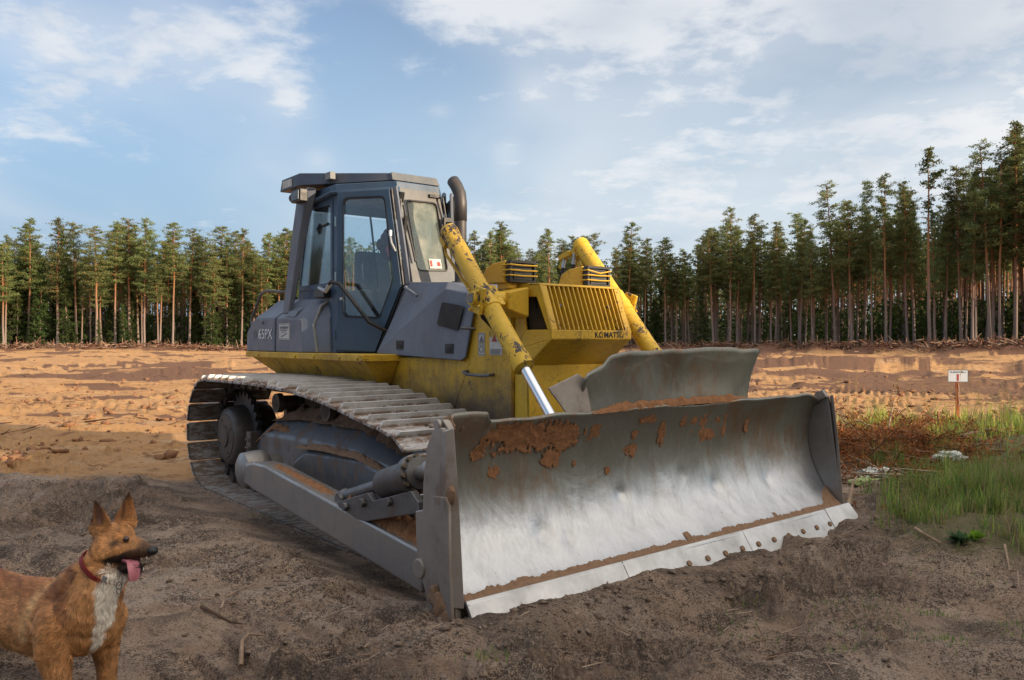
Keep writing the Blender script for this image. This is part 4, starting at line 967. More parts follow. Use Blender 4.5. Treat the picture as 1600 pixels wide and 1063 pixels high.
# ------------------------------------------------------------------ ground
DO = np.array([-2.386, 10.026]); DF = np.array([math.cos(R(-51.6)), math.sin(R(-51.6))]); DL = np.array([-DF[1], DF[0]])
EDGE = np.array([(-260,96),(-110,103),(-40,106),(0,110),(17,110),(30,104),(38,94),(46,80),(53,68),(64,58),(84,50),(130,44),(260,38)], float)  # forest edge
def edge_dist(x, y):
    """signed: positive inside the forest"""
    ye = np.interp(x, EDGE[:,0], EDGE[:,1]); sl_ = (np.interp(x+2, EDGE[:,0], EDGE[:,1])-np.interp(x-2, EDGE[:,0], EDGE[:,1]))/4
    return (y-ye)/np.sqrt(1+sl_**2)
def loc_uv(x, y):
    dx, dy = x-DO[0], y-DO[1]; return dx*DF[0]+dy*DF[1], dx*DL[0]+dy*DL[1]
def seg_d(x, y, p, q):
    px, py = p; dx, dy = q[0]-px, q[1]-py; L2 = dx*dx+dy*dy
    t = np.clip(((x-px)*dx+(y-py)*dy)/L2, 0, 1); return np.hypot(x-px-t*dx, y-py-t*dy), t
def blob(x, y, cx_, cy_, sx, sy, rot=0):
    c, s = math.cos(rot), math.sin(rot); u = (x-cx_)*c+(y-cy_)*s; v = -(x-cx_)*s+(y-cy_)*c
    return np.exp(-((u/sx)**2+(v/sy)**2))
# grassy corner on the right
def grass_zone(x, y):
    n_ = fbm(x, y, .7, 4)*.9
    # left boundary, near boundary, far boundary
    front = 5.9 + .1*(x-3)*0; a = sstep(y + n_*.6, 5.35, 6.1)
    left = sstep(x - .33*(y-6.5) + n_*.5, 2.85, 3.45)
    far = 1-sstep(y + n_*1.4, 12.0+.35*np.clip(x-6,0,20), 14.2+.35*np.clip(x-6,0,20))
    return a*left*far
def height(x, y):
    x = np.asarray(x, float); y = np.asarray(y, float); r = np.hypot(x, y)
    far = sstep(r, 18, 60)
    h = fbm(x, y, .045, 3)*.35*sstep(r, 15, 70)
    h = h + fbm(x, y, .28, 3)*(.07+.12*far)
    rough = .12 + 1.35*sstep(fbm(x, y, .55, 4, ox=5), -.02, .30)
    h = h + fbm(x, y, 1.6, 3, .55)*.095*rough
    ridg = 1-np.abs(fbm(x, y, 3.2, 3, .6, ox=31))*2.2
    h = h + (ridg-.6)*.055*rough*(1-.6*far)
    near = 1-sstep(r, 9, 26)
    h = h + fbm(x, y, 7.5, 4, .62, ox=3)*.045*rough*(.35+.65*near)
    clumpy = np.clip(rough + 1.2*blob(x,y,-1.5,5.5,.9,.7)+1.0*blob(x,y,-.7,4.6,.5,.6)+1.0*blob(x,y,-3.2,5.2,.9,.5)+.9*blob(x,y,1.6,4.9,1.6,.35)+.9*blob(x,y,4.2,5.2,1.5,.5), 0, 1.7)
    h = h + np.maximum(0, fbm(x, y, 17, 3, .65, ox=7)-.02)*.050*clumpy*near + fbm(x, y, 42, 2, .6, ox=71)*.010*clumpy*near
    h = h + .06*blob(x,y,-1.5,5.5,.8,.5) + .05*blob(x,y,-.7,4.6,.35,.6)
    # smeared, scraped streaks left by the tracks
    for (an, ms, ox_) in ((-.45, .55, 0), (.30, .50, 50)):
        ca, sa = math.cos(an), math.sin(an); uu = x*ca+y*sa; vv = -x*sa+y*ca
        mk_ = sstep(fbm(x, y, .35, 2, ox=90+ox_), .0, .25)
        h = h + fbm(uu*.16, vv, 5.0, 4, .6, ox=ox_)*.085*mk_*near
    # grouser prints pressed by the tracks
    for (p, q, w_, ph) in (((-.6,2.0),(6.8,4.9),.42,0),((1.6,2.0),(8.5,4.2),.42,.7),((-7.5,7.6),(-2.6,4.6),.42,.3),((-3.4,2.2),(-.4,4.9),.40,.1),((-12,13),(-3.4,10.6),.45,.2),((7.0,20.5),(13,17.6),.5,.4),((-22,21),(-6,17.5),.5,.6),((9,24),(20,19),.5,.1)):
        d, t = seg_d(x, y, p, q); Ls = math.dist(p, q); lane = (1-sstep(d, w_*.85, w_*1.1))*sstep(fbm(x, y, .9, 3, ox=44), -.25, .05)*(t > .001)*(t < .999)
        h = h*(1-.55*lane) + lane*(.030*np.clip(np.cos((t*Ls/.2+ph)*6.2832)*2.2, -1, 1) - .03) + .035*np.exp(-((d-w_*1.15)/.07)**2)*(.4+.8*vnoise(x,y,3))*(t > .001)*(t < .999)
    # wheel/track scuffs running across the foreground
    for (p, q, w_, d_) in (((-6,1.5),(3.5,3.8),.45,.05),((-1.5,2.2),(7.5,5.0),.40,.055),((-8,5.2),(-3.5,6.8),.5,.02),((1.2,5.2),(6.5,3.2),.35,.05),((-5,4.0),(1,2.0),.3,.04)):
        d, t = seg_d(x, y, p, q); h = h + d_*(-np.exp(-(d/w_)**2*2) + .9*np.exp(-((d-w_*1.1)/(.16))**2))*(.6+.8*vnoise(x, y, 1.7))
    # field: long shallow ruts, low banks
    for k, (p, q, w_, d_) in enumerate((((-20,24),(6,30),.8,.14),((-30,34),(2,38),1.2,.16),((-16,17),(-2,19.5),.5,.10),((-22,14.5),(-6,16),.5,.09),((10,26),(32,31),.7,.14),((6,20),(22,23),.5,.10),((-3,46),(-40,44),1.5,.22),((12,38),(44,44),1.2,.22),((8,32),(30,36),.6,.15),((-12,12.5),(-5,13.2),.4,.07))):
        d, t = seg_d(x, y + 1.2*(vnoise(x,y,.2)-.5), p, q); h = h + d_*(-.5*np.exp(-(d/w_)**2*2) + 1.0*np.exp(-((d-w_*1.2)/(w_*.45))**2))*(.3+1.1*vnoise(x, y, .8, ox=k*9))
    # long earth bank on the right, seen side-on, in shade
    d, t = seg_d(x, y, (9,46.5),(25.0,39.5)); h = h + .55*np.exp(-(d/1.0)**4)
    d, t = seg_d(x, y, (26,41),(40,40)); h = h + .65*np.exp(-(d/1.6)**2)*(.5+.9*vnoise(x,y,.6))
    h = h + .35*blob(x, y, 5.3, 14.3, .95, .5) + .55*blob(x, y, 12.6, 17.5, 1.6, .8) + .3*blob(x,y,9.2,14.6,1.2,.6)*0
    h = h + .75*sstep(x-.25*y, 12, 45)*sstep(y, 20, 75)
    # berm in front of the forest
    e = edge_dist(x, y)
    bn = .55+.9*vnoise(x, y, .35, ox=3)+.5*vnoise(x, y, 1.3, ox=13)
    h = h + np.exp(-((e+7)/2.2)**2)*(.50+.20*sstep(x, 20, 50))*bn
    # raised rim of the grassy corner
    gz = grass_zone(x, y); h = h + .13*gz + .08*blob(x, y, 4.6, 6.0, 2.2, .35, -.1)
    h = h + fbm(x, y, 2.4, 4, .6, ox=40)*.16*np.exp(-((gz-.4)/.35)**2)*(gz > .02)
    # bulldozer: packed bed under the tracks, heap at the blade
    u, v = loc_uv(x, y)
    bed = sstep(u, -1.2, .2)*(1-sstep(u, 4.9, 5.7))*(1-sstep(np.abs(v), 1.6, 2.3))
    h = h*(1-bed) + bed*(-.10)
    contact = np.interp(v, [-3,-2,-1.9,-1.45,-1.06,-.57,-.1,.35,.5,.80,.95,1.36,1.5,1.75,2.1,3], [.12,.115,.125,.10,.085,.095,.04,.03,.04,-.02,.06,-.02,-.01,.05,.06,.05]) 
    wv = (1-sstep(np.abs(v), 2.2, 3.2))
    u = u + .033*(v+1.93); hb = np.exp(-((u-6.10)/.22)**2)*wv
    h = h*(1-hb) + hb*(contact + fbm(x, y, 7.5, 3, .6)*.025)
    return h
def build_ground():
    nr = 760
    a = np.concatenate([np.linspace(-180, -52, 60, endpoint=False), np.linspace(-52, -44, 24, endpoint=False), np.linspace(-44, 44, 980, endpoint=False), np.linspace(44, 52, 24, endpoint=False), np.linspace(52, 180, 60, endpoint=False)])
    na = len(a); ar = np.radians(a)
    s1 = 1/np.linspace(1/1.6, 1/70, nr-110); s2 = np.geomspace(70, 5000, 111)[1:]
    r = np.concatenate([s1, s2]); nr = len(r)
    RR, AA = np.meshgrid(r, ar, indexing='ij'); X = RR*np.sin(AA); Y = RR*np.cos(AA)
    Z = height(X, Y)
    X = np.concatenate([[0], X.ravel()]); Y = np.concatenate([[0], Y.ravel()]); Z = np.concatenate([[Z[0].mean()], Z.ravel()])
    i = np.arange(nr-1)[:,None]; j = np.arange(na)[None,:]; j2 = (j+1) % na
    F = np.stack([1+i*na+j, 1+i*na+j2, 1+(i+1)*na+j2, 1+(i+1)*na+j], -1).reshape(-1, 4)[:, ::-1]
    jj = np.arange(na); T = np.stack([np.zeros(na,int), 1+(jj+1)%na, 1+jj], -1)
    r_ = np.hypot(X, Y)
    # what the soil is made of: R dark humus, G dry sandy crust, B turf
    dark = 1-sstep(Y - .33*X + fbm(X, Y, .25, 4)*3.0, 10.2, 13.0)  # humus zone; far edge set on the shade line to sharpen the light-dark break
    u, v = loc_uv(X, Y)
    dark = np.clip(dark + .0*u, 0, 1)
    berm = np.exp(-((edge_dist(X, Y)+7)/2.6)**2); inside = sstep(edge_dist(X, Y), -5, 0)
    patch = sstep(fbm(X, Y, .22, 5, ox=77), .10, .34)*.75*sstep(Y, 12, 22)
    streaks = sstep(fbm(X*.5+Y*.1, Y*1.1, .55, 6, .68, ox=52), .08, .26)*.9*sstep(Y, 11, 15)
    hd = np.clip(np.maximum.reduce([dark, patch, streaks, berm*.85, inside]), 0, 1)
    reddish = sstep(fbm(X, Y, .22, 4, ox=33), -.15, .25)*sstep(X-.1*Y, 2, 9)*sstep(Y, 14, 20)*.62; hd = np.maximum(hd, reddish*(1-dark))
    bank = np.exp(-(seg_d(X, Y, (9,46.2),(25,39.2))[0]/1.2)**4)*.55
    hd = np.maximum(hd, bank)
    gz = grass_zone(X, Y)
    me = bpy.data.meshes.new('ground')
    nv = len(X); me.vertices.add(nv); me.vertices.foreach_set('co', np.stack([X,Y,Z],-1).astype(np.float32).ravel())
    nq, nt = len(F), len(T); me.loops.add(nq*4+nt*3); me.loops.foreach_set('vertex_index', np.concatenate([F.ravel(), T.ravel()]).astype(np.int32))
    me.polygons.add(nq+nt); st = np.concatenate([np.arange(nq)*4, nq*4+np.arange(nt)*3]).astype(np.int32)
    me.polygons.foreach_set('loop_start', st); me.polygons.foreach_set('loop_total', np.concatenate([np.full(nq,4),np.full(nt,3)]).astype(np.int32))
    me.polygons.foreach_set('use_smooth', np.ones(nq+nt, bool)); me.update(calc_edges=True)
    at = me.attributes.new('kind_mask', 'FLOAT_COLOR', 'POINT'); rgh = sstep(fbm(X, Y, .55, 4, ox=5), -.05, .25)
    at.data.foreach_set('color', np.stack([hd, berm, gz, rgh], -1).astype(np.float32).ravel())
    m, t, p, co = new_mat('ground_soil')
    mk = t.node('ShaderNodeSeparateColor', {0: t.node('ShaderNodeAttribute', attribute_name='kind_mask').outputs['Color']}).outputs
    n_a = t.noise(co, .5, 6, .62); n_b = t.noise(co, 4.2, 7, .68); n_c = t.noise(co, 34, 7, .74); n_e = t.noise(co, 105, 5, .7); n_d = t.noise(t.scale(co, (.35, 1.6, 1)), 1.5, 6, .65)
    n_f0 = t.noise(co, 2.2, 5, .65, .6)
    sand = t.mix(t.ramp(n_a, .3, .7), (0.61,0.35,0.155), (0.49,0.27,0.12))
    sand = t.mix(t.ramp(n_d, .50, .68, 0, .55), sand, (0.58,0.42,0.27))
    sand = t.mix(t.ramp(n_b, .50, .66, 0, .75), sand, (0.22,0.11,0.055)); sand = t.mix(t.ramp(n_c, .50, .68, 0, .5), sand, (0.20,0.10,0.05))
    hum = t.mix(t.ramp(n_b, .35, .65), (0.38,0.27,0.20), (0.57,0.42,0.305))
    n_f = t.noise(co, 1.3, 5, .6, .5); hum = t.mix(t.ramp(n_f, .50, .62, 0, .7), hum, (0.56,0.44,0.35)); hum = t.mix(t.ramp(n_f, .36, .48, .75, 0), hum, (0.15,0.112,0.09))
    hum = t.mix(t.ramp(t.math('ADD', t.math('ADD', t.math('MULTIPLY', n_c, .5), t.math('MULTIPLY', n_e, .5)), t.math('MULTIPLY', t.math('SUBTRACT', n_f0, .5), .45)), .49, .55, 0, .8), hum, (0.075,0.056,0.046)); hum = t.mix(t.ramp(n_e, .53, .59, 0, .7), hum, (0.07,0.052,0.043)); hum = t.mix(t.ramp(n_e, .37, .44, .65, 0), hum, (0.60,0.48,0.38)); hum = t.mix(t.ramp(t.noise(t.scale(co, (.6, 2.2, 1)), 2.0, 5, .65), .52, .66, 0, .6), hum, (0.40,0.27,0.19)); hum = t.mix(t.ramp(t.noise(co, 11, 6, .72), .54, .66, 0, .55), hum, (0.075,0.058,0.05)); hum = t.mix(t.ramp(t.noise(co, 2.1, 5, .6), .55, .72, 0, .5), hum, (0.46,0.36,0.28))  # random damp and dry tones, contrast raised to make up for weak relief shading
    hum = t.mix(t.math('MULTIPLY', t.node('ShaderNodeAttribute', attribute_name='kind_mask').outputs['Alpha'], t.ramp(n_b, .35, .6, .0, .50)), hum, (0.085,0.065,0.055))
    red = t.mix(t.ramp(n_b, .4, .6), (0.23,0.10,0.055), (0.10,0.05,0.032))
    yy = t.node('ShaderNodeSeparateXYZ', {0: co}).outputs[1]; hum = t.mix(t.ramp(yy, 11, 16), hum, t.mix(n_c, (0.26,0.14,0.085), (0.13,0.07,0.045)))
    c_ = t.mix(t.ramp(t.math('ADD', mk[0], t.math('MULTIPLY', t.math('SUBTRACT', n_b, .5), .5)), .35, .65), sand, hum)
    c_ = t.mix(t.math('MULTIPLY', mk[1], .9), c_, red)
    turf = t.mix(t.ramp(n_c, .35, .65), (0.17,0.14,0.07), (0.12,0.14,0.05))
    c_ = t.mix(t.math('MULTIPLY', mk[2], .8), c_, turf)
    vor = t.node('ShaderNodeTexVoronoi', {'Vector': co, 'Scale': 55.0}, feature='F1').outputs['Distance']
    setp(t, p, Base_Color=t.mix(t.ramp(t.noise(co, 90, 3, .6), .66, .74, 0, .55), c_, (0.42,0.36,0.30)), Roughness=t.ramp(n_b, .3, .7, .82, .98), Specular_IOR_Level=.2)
    hgt = t.math('ADD', t.math('MULTIPLY', n_b, .7), t.math('ADD', t.math('MULTIPLY', n_c, .40), t.math('MULTIPLY', n_e, .16)))
    bump(t, p, hgt, 1.0, .10)
    me.materials.append(m)
    o = bpy.data.objects.new('ground', me); COL.objects.link(o); o['kind'] = 'structure'
    return o
build_ground()
# ------------------------------------------------------------------ forest
def leafmat(name, a, b, attr=False, rnd=True, trans=0.38):
    m = bpy.data.materials.new(name); m.use_nodes = True; t = NT(m.node_tree); t.n.clear()
    o = t.node('ShaderNodeOutputMaterial'); co = t.node('ShaderNodeTexCoord').outputs['Object']
    f_ = t.ramp(t.noise(co, .8, 3, .6), .3, .7)
    c = t.mix(f_, a, b)
    if attr: c = t.mix(1.0, c, t.node('ShaderNodeAttribute', attribute_name='col').outputs['Color'], 'MULTIPLY')
    if rnd:
        rn = t.node('ShaderNodeObjectInfo').outputs['Random']
        c = t.node('ShaderNodeHueSaturation', {'Color': c, 'Hue': t.ramp(rn, 0, 1, .478, .512), 'Value': t.ramp(t.math('FRACT', t.math('MULTIPLY', rn, 7.3)), 0, 1, .75, 1.35), 'Saturation': .95}).outputs[0]
    d = t.node('ShaderNodeBsdfDiffuse', {'Color': c}); tr = t.node('ShaderNodeBsdfTranslucent', {'Color': c})
    mx = t.node('ShaderNodeMixShader', {0: trans, 1: d.outputs[0], 2: tr.outputs[0]})
    t.l.new(mx.outputs[0], o.inputs[0]); return m
M['needles'] = leafmat('pine_needles', (0.215,0.255,0.088), (0.115,0.155,0.060))
M['needles_far'] = leafmat('far_needles', (0.17,0.20,0.075), (0.10,0.13,0.052), rnd=False)
M['spruce'] = leafmat('spruce_needles', (0.085,0.125,0.036), (0.04,0.068,0.024))
def barkmat():
    m, t, p, co = new_mat('pine_bark')
    z = t.node('ShaderNodeSeparateXYZ', {0: co}).outputs[2]
    n_ = t.noise(t.scale(co, (1,1,.3)), 5, 5, .7)
    up = t.ramp(t.math('ADD', z, t.math('MULTIPLY', n_, 4)), 4.5, 12)
    c = t.mix(up, t.mix(n_, (0.20,0.155,0.135), (0.30,0.24,0.21)), t.mix(n_, (0.36,0.17,0.08), (0.27,0.125,0.06)))
    setp(t, p, Base_Color=c, Roughness=.9, Specular_IOR_Level=.2); bump(t, p, n_, .5, .03); return m
M['bark'] = barkmat()
def trunk_arrays(rg, H, r0, lean=.3, n=7, seg=9, branches=None):
    z = np.linspace(0, H*.985, seg+1); ph = rg.uniform(0, 6.28); wob = rg.uniform(-.18,.18,(seg+1,2)).cumsum(0)*.35; wob[0] = 0
    cx_ = lean*(z/H)**1.5*math.cos(ph)*1.5 + wob[:,0]; cy_ = lean*(z/H)**1.5*math.sin(ph)*1.5 + wob[:,1]
    rad = r0*(1-.86*(z/H)**1.1); rad[0] *= 1.35
    a = np.arange(n)*2*math.pi/n
    V = np.stack([cx_[:,None]+rad[:,None]*np.cos(a), cy_[:,None]+rad[:,None]*np.sin(a), np.repeat(z[:,None], n, 1)], -1).reshape(-1,3)
    F = []
    for k in range(seg):
        for i in range(n): F.append((k*n+i, k*n+(i+1)%n, (k+1)*n+(i+1)%n, (k+1)*n+i))
    F = np.array(F)
    cxf = lambda q: np.stack([np.interp(q, z, cx_), np.interp(q, z, cy_)], -1)
    return V, F, cxf
def stick_arrays(A, B, r, n=4):
    """many straight 4-sided sticks, tapered"""
    A = np.asarray(A); B = np.asarray(B); k = len(A); r = np.broadcast_to(r, (k,))
    d = B-A; d = d/np.maximum(1e-9, np.linalg.norm(d, axis=1, keepdims=True)); up = np.where(np.abs(d[:,2:3]) > .9, [[1.,0,0]], [[0,0,1.]])
    u = np.cross(d, up); u /= np.linalg.norm(u, axis=1, keepdims=True); v = np.cross(d, u)
    a = np.arange(n)*2*math.pi/n; ring = u[:,None]*np.cos(a)[None,:,None] + v[:,None]*np.sin(a)[None,:,None]
    V = np.concatenate([A[:,None]+ring*r[:,None,None], B[:,None]+ring*r[:,None,None]*.45], 1).reshape(-1,3)
    base = (np.arange(k)*2*n)[:,None]; i = np.arange(n); q = np.stack([i, (i+1)%n, n+(i+1)%n, n+i], -1)
    return V, (base[:,None]+q[None]).reshape(-1,4)
def tri_soup(C, size, rg, flat=0.0, elong=1.6):
    """randomly turned small triangles at centres C"""
    k = len(C); a = rg.normal(size=(k,3)); a[:,2] *= (1-flat); a /= np.linalg.norm(a, axis=1, keepdims=True)
    b = np.cross(a, rg.normal(size=(k,3))); b /= np.linalg.norm(b, axis=1, keepdims=True)
    s = np.broadcast_to(size, (k,))[:,None]*rg.uniform(.6,1.35,(k,1))
    V = np.stack([C+a*s*elong*.5, C-a*s*elong*.5+b*s*.36, C-a*s*elong*.5-b*s*.36], 1).reshape(-1,3)
    return V, np.arange(3*k).reshape(-1,3)
def pine_crown(rg, H, cxf, z0=.48, rmax=1.75, nb=60, leaf=.125, per=26, sparse=1.1, tip=1.0):
    Cs = []; A = []; B = []
    for i in range(nb):
        t = (i+rg.uniform(-.6,.6))/nb; t = min(max(t, 0), 1); z = H*(z0+(1-z0)*t*.985)
        env = (math.sin(math.pi*min(1,(t*.80+.20)))**.75)*(1-.25*t) if t < .75 else 1.0*(1-((t-.75)/.25)**1.6*.72)*.70
        L = rmax*env*rg.uniform(.55,1.2); a = rg.uniform(0, 6.283)
        up = rg.uniform(.02,.35)+.5*max(0,t-.6)
        c0 = cxf(z); p0 = np.array([c0[0], c0[1], z]); d = np.array([math.cos(a), math.sin(a), up]); p1 = p0+d*L
        A.append(p0); B.append(p1)
        nt = max(2, int(L*3.0*sparse))
        for k in range(nt):
            s_ = rg.uniform(.30,1.05) if L > .6 else rg.uniform(.1,1)
            c = p0+d*L*s_ + rg.normal(size=3)*np.array([.16,.16,.07])*(.6+L*.35)
            q = rg.normal(size=(per,3))*np.array([.19,.19,.075])*(.7+.3*L) + c; Cs.append(q)
    c0 = cxf(H*.97); q = rg.normal(size=(30,3))*np.array([.13,.13,.32])+np.array([c0[0],c0[1],H*.965]); Cs.append(q)
    C = np.concatenate(Cs); V, F = tri_soup(C, leaf, rg, .35)
    return V, F, np.array(A), np.array(B)
def spruce_crown(rg, H, cxf, z0=.08, rmax=1.5, nb=95, leaf=.18, per=15):
    Cs = []; A = []; B = []
    for i in range(nb):
        t = min(max((i+rg.uniform(-.6,.6))/nb,0),1); z = H*(z0+(1-z0)*t*.98); L = rmax*(1-t)**.8*rg.uniform(.7,1.15)+.10; a = rg.uniform(0,6.283)
        c0 = cxf(z); p0 = np.array([c0[0],c0[1],z]); d = np.array([math.cos(a),math.sin(a),-.18+.3*t]); A.append(p0); B.append(p0+d*L)
        for k in range(max(2,int(L*4))):
            s_ = rg.uniform(.2,1.02); c = p0+d*L*s_+rg.normal(size=3)*.07; Cs.append(rg.normal(size=(per,3))*np.array([.17,.17,.09])+c)
    C = np.concatenate(Cs); V, F = tri_soup(C, leaf, rg, .3); return V, F, np.array(A), np.array(B)
def mesh_np(name, V, F, m, cols=None):
    o = soup(name, V, F, m, cols=cols); me = o.data; bpy.data.objects.remove(o); return me
KINDS = []
for k in range(9):
    rg = np.random.default_rng(100+k); H = 18.0
    tv, tf_, cxf = trunk_arrays(rg, H, rg.uniform(.15,.19), rg.uniform(.1,.5))
    z0 = [.46,.52,.42,.56,.38,.50,.60,.45,.54][k]
    v, f, A, B = pine_crown(rg, H, cxf, z0, rg.uniform(1.55,2.6), int(rg.uniform(60,78)))
    sv_, sf = stick_arrays(A, B, .032)
    zd = rg.uniform(.28,z0,(6,))*H; c0 = cxf(zd); p0 = np.column_stack([c0, zd]); aa = rg.uniform(0,6.28,6); p1 = p0+np.column_stack([np.cos(aa),np.sin(aa),rg.uniform(-.3,.3,6)])*rg.uniform(.4,1.1,(6,1))
    s2, f2 = stick_arrays(p0, p1, .02)
    TV = np.concatenate([tv, sv_, s2]); TF = np.concatenate([tf_, sf+len(tv), f2+len(tv)+len(sv_)])
    KINDS.append((mesh_np('trunk', TV, TF, M['bark']), mesh_np('crown', v, f, M['needles'])))
SPR = []
for k in range(3):
    rg = np.random.default_rng(200+k); H = 12.0; tv, tf_, cxf = trunk_arrays(rg, H, .11, .1)
    v, f, A, B = spruce_crown(rg, H, cxf, [.06,.15,.10][k], [1.5,1.2,1.7][k]); sv_, sf = stick_arrays(A, B, .02)
    SPR.append((mesh_np('trunk', np.concatenate([tv,sv_]), np.concatenate([tf_, sf+len(tv)]), M['bark']), mesh_np('crown', v, f, M['spruce'])))
# the solitary tall pine: long bare stem, small ragged crown with dead branches
rg = np.random.default_rng(311); H = 18.0; tv, tf_, cxf = trunk_arrays(rg, H, .17, .2)
v, f, A, B = pine_crown(rg, H, cxf, .80, 1.15, 26, .17, 16); 
v2, f2, A2, B2 = pine_crown(rg, H*.76, cxf, .90, 1.0, 6, .17, 14); sv_, sf = stick_arrays(np.concatenate([A,A2]), np.concatenate([B,B2]), .03)
zd = rg.uniform(.58,.80,(9,))*H; c0 = cxf(zd); p0 = np.column_stack([c0, zd]); aa = rg.uniform(0,6.28,9); p1 = p0+np.column_stack([np.cos(aa)*1.1,np.sin(aa)*1.1,rg.uniform(-.1,.5,9)])*rg.uniform(.6,1.2,(9,1)); s3, f3 = stick_arrays(p0, p1, .022)
LONE = (mesh_np('trunk', np.concatenate([tv,sv_,s3]), np.concatenate([tf_, sf+len(tv), f3+len(tv)+len(sv_)]), M['bark']), mesh_np('crown', np.concatenate([v,v2]), np.concatenate([f,f2+len(v)]), M['needles']))

def place_tree(name, kind, x, y, H, H0, rz, label, group, wid=1.0):
    h0 = float(height(x, y)); s = H/H0
    e = empty(name, (x, y, h0-.1), rz); e.scale = (s*wid, s*wid, s); e.rotation_euler = (rt.normal()*.018, rt.normal()*.018, rz)
    tag(e, label, 'pine tree' if name == 'pine_tree' else 'spruce', group)
    for nm, me in (('trunk', kind[0]), ('crown', kind[1])):
        o = bpy.data.objects.new(nm, me); COL.objects.link(o); o.parent = e
    return e
f_px = 1280.0
ENV = np.array([(-60,372),(0,374),(20,365),(45,340),(68,368),(90,338),(120,345),(150,355),(180,345),(203,340),(225,340),(250,358),(270,345),(290,360),(340,350),(378,356),(400,366),(445,355),(480,360),(700,360),(740,362),(765,356),(785,345),(825,385),(860,355),(920,364),(950,380),(980,345),(1010,370),(1040,370),(1070,378),(1100,365),(1141,320),(1160,372),(1180,334),(1215,345),(1250,330),(1275,350),(1305,285),(1330,315),(1352,280),(1385,270),(1418,280),(1435,300),(1470,300),(1500,258),(1520,262),(1545,220),(1568,240),(1586,187),(1640,200),(1700,220)], float)
rt = np.random.default_rng(21)
def edge_point(px, e):
    """point on the sight line at azimuth px, e metres inside the forest edge"""
    k = (px-800)/f_px; ys = np.linspace(30, 420, 1500); d = edge_dist(k*ys, ys)
    i = int(np.argmax(d > e)) if (d > e).any() else len(ys)-1; return k*ys[i], ys[i]
placed = 0; pines = []
heroes = [(45,340),(90,338),(120,345),(152,352),(180,345),(203,340),(225,340),(270,345),(296,355),(340,350),(378,356),(415,362),(445,355),(8,366),(742,360),(785,345),(762,356),(860,355),(918,364),(980,345),(1006,370),(1040,370),(1100,366),(1141,320),(1180,334),(1212,345),(1248,330),(1272,352),(1305,285),(1330,312),(1352,280),(1385,270),(1418,280),(1478,292),(1502,256),(1524,262),(1546,220),(1562,235),(1586,187),(1608,205)]
spots = [(px, e, ty, True) for (px, ty), e in zip(heroes, rt.uniform(0, 4, len(heroes)))]
while len(spots) < 238:
    px = rt.uniform(-25, 1635)
    if 478 < px < 735 and rt.random() < .93: continue
    e = rt.uniform(0, 16)**1.0; ty = np.interp(px, ENV[:,0], ENV[:,1]) + rt.uniform(2, 55 if px < 1200 else 80); spots.append((px, e, ty, False))
GL = 'pines along the forest edge'
for i, (px, e, ty, hero) in enumerate(spots):
    x, y = edge_point(px, e); h0 = float(height(x, y)); H = 1.5-h0 + (530-ty)*y/f_px
    H = max(11, min(H, 30)); k = KINDS[int(rt.integers(0, 9))]
    if px > 1290: lab, gp = 'tall thin pine with a bare grey trunk in the high forest behind the sign', 'tall pines on the right forest edge'
    elif px > 735: lab, gp = 'slender pine in the forest behind the blade and hood of the bulldozer', 'pines behind the bulldozer blade'
    else: lab, gp = 'orange-trunked pine at the sunlit forest edge behind the bulldozer cab and sandy field', 'pines on the left forest edge'
    wd = 1.0 if px < 1250 else .85
    place_tree('pine_tree', k, x, y, H, 18, rt.uniform(0, 6.28), lab, gp, wd*rt.uniform(.70,1.25))
x, y = edge_point(1452, -1.0); H = 1.5-float(height(x,y))+(530-229)*y/f_px
place_tree('pine_tree', LONE, x, y, H, 18, 1.0, 'lone pine with a long bare stem and small ragged crown standing above its neighbours', None, .95)
# spruces filling the lower storey
for i in range(46):
    px = rt.uniform(-10, 470) if i < 36 else rt.uniform(735, 1100)
    if i == 0: px, hh, e = 155, 4.2, -1
    elif i == 1: px, hh, e = 205, 5.0, -1.2
    elif i == 2: px, hh, e = 330, 9.5, 0
    else: hh, e = rt.uniform(5, 12), rt.uniform(1, 10)
    x, y = edge_point(px, e)
    place_tree('spruce_tree', SPR[int(rt.integers(0,3))], x, y, hh, 12, rt.uniform(0,6.28),
               'green spruce filling the gap between pine trunks at the edge of the field', 'spruces under the pines')
# the wood behind, one mass
def wood(name, pts, Hs, rg, mt_leaf, kind_label, leaf=.34, dens=.6, low=None, z0=(.42,.55), rmax=(1.4,2.0)):
    TV, TF, CV, CF = [], [], [], []; o1 = o2 = 0
    for (x, y), H in zip(pts, Hs):
        tv, tf_, cxf = trunk_arrays(rg, H, rg.uniform(.12,.19), .3, 4, 3)
        z_ = float(height(x, y)) if np.hypot(x, y) < 400 else 0
        n = int(150*dens*(H/18)); t = rg.random(n)**.85; zc0 = rg.uniform(*z0); z = H*(zc0+(1-zc0)*t)
        r_ = rg.uniform(*rmax)*np.where(t < .7, .55+.45*np.sin(t/.7*1.57+.5), 1-(t-.7)/.3*.85)*np.sqrt(rg.random(n)); a = rg.uniform(0,6.283,n)
        C = np.stack([r_*np.cos(a), r_*np.sin(a), z+rg.normal(size=n)*.2], -1); c0 = cxf(C[:,2]); C[:,:2] += c0
        cv, cf = tri_soup(C, leaf, rg, .3, 1.2)
        off = np.array([x, y, z_-.1]); TV.append(tv+off); TF.append(tf_+o1); o1 += len(tv); CV.append(cv+off); CF.append(cf+o2); o2 += len(cv)
    o = soup(name, np.concatenate(CV), np.concatenate(CF), mt_leaf); o['kind'] = 'stuff'; o['label'] = kind_label
    t_ = soup(name + '_trunks', np.concatenate(TV), np.concatenate(TF), M['bark']); t_['kind'] = 'stuff'; t_['label'] = 'trunks of ' + kind_label
rg = np.random.default_rng(5); pts = []; Hs = []
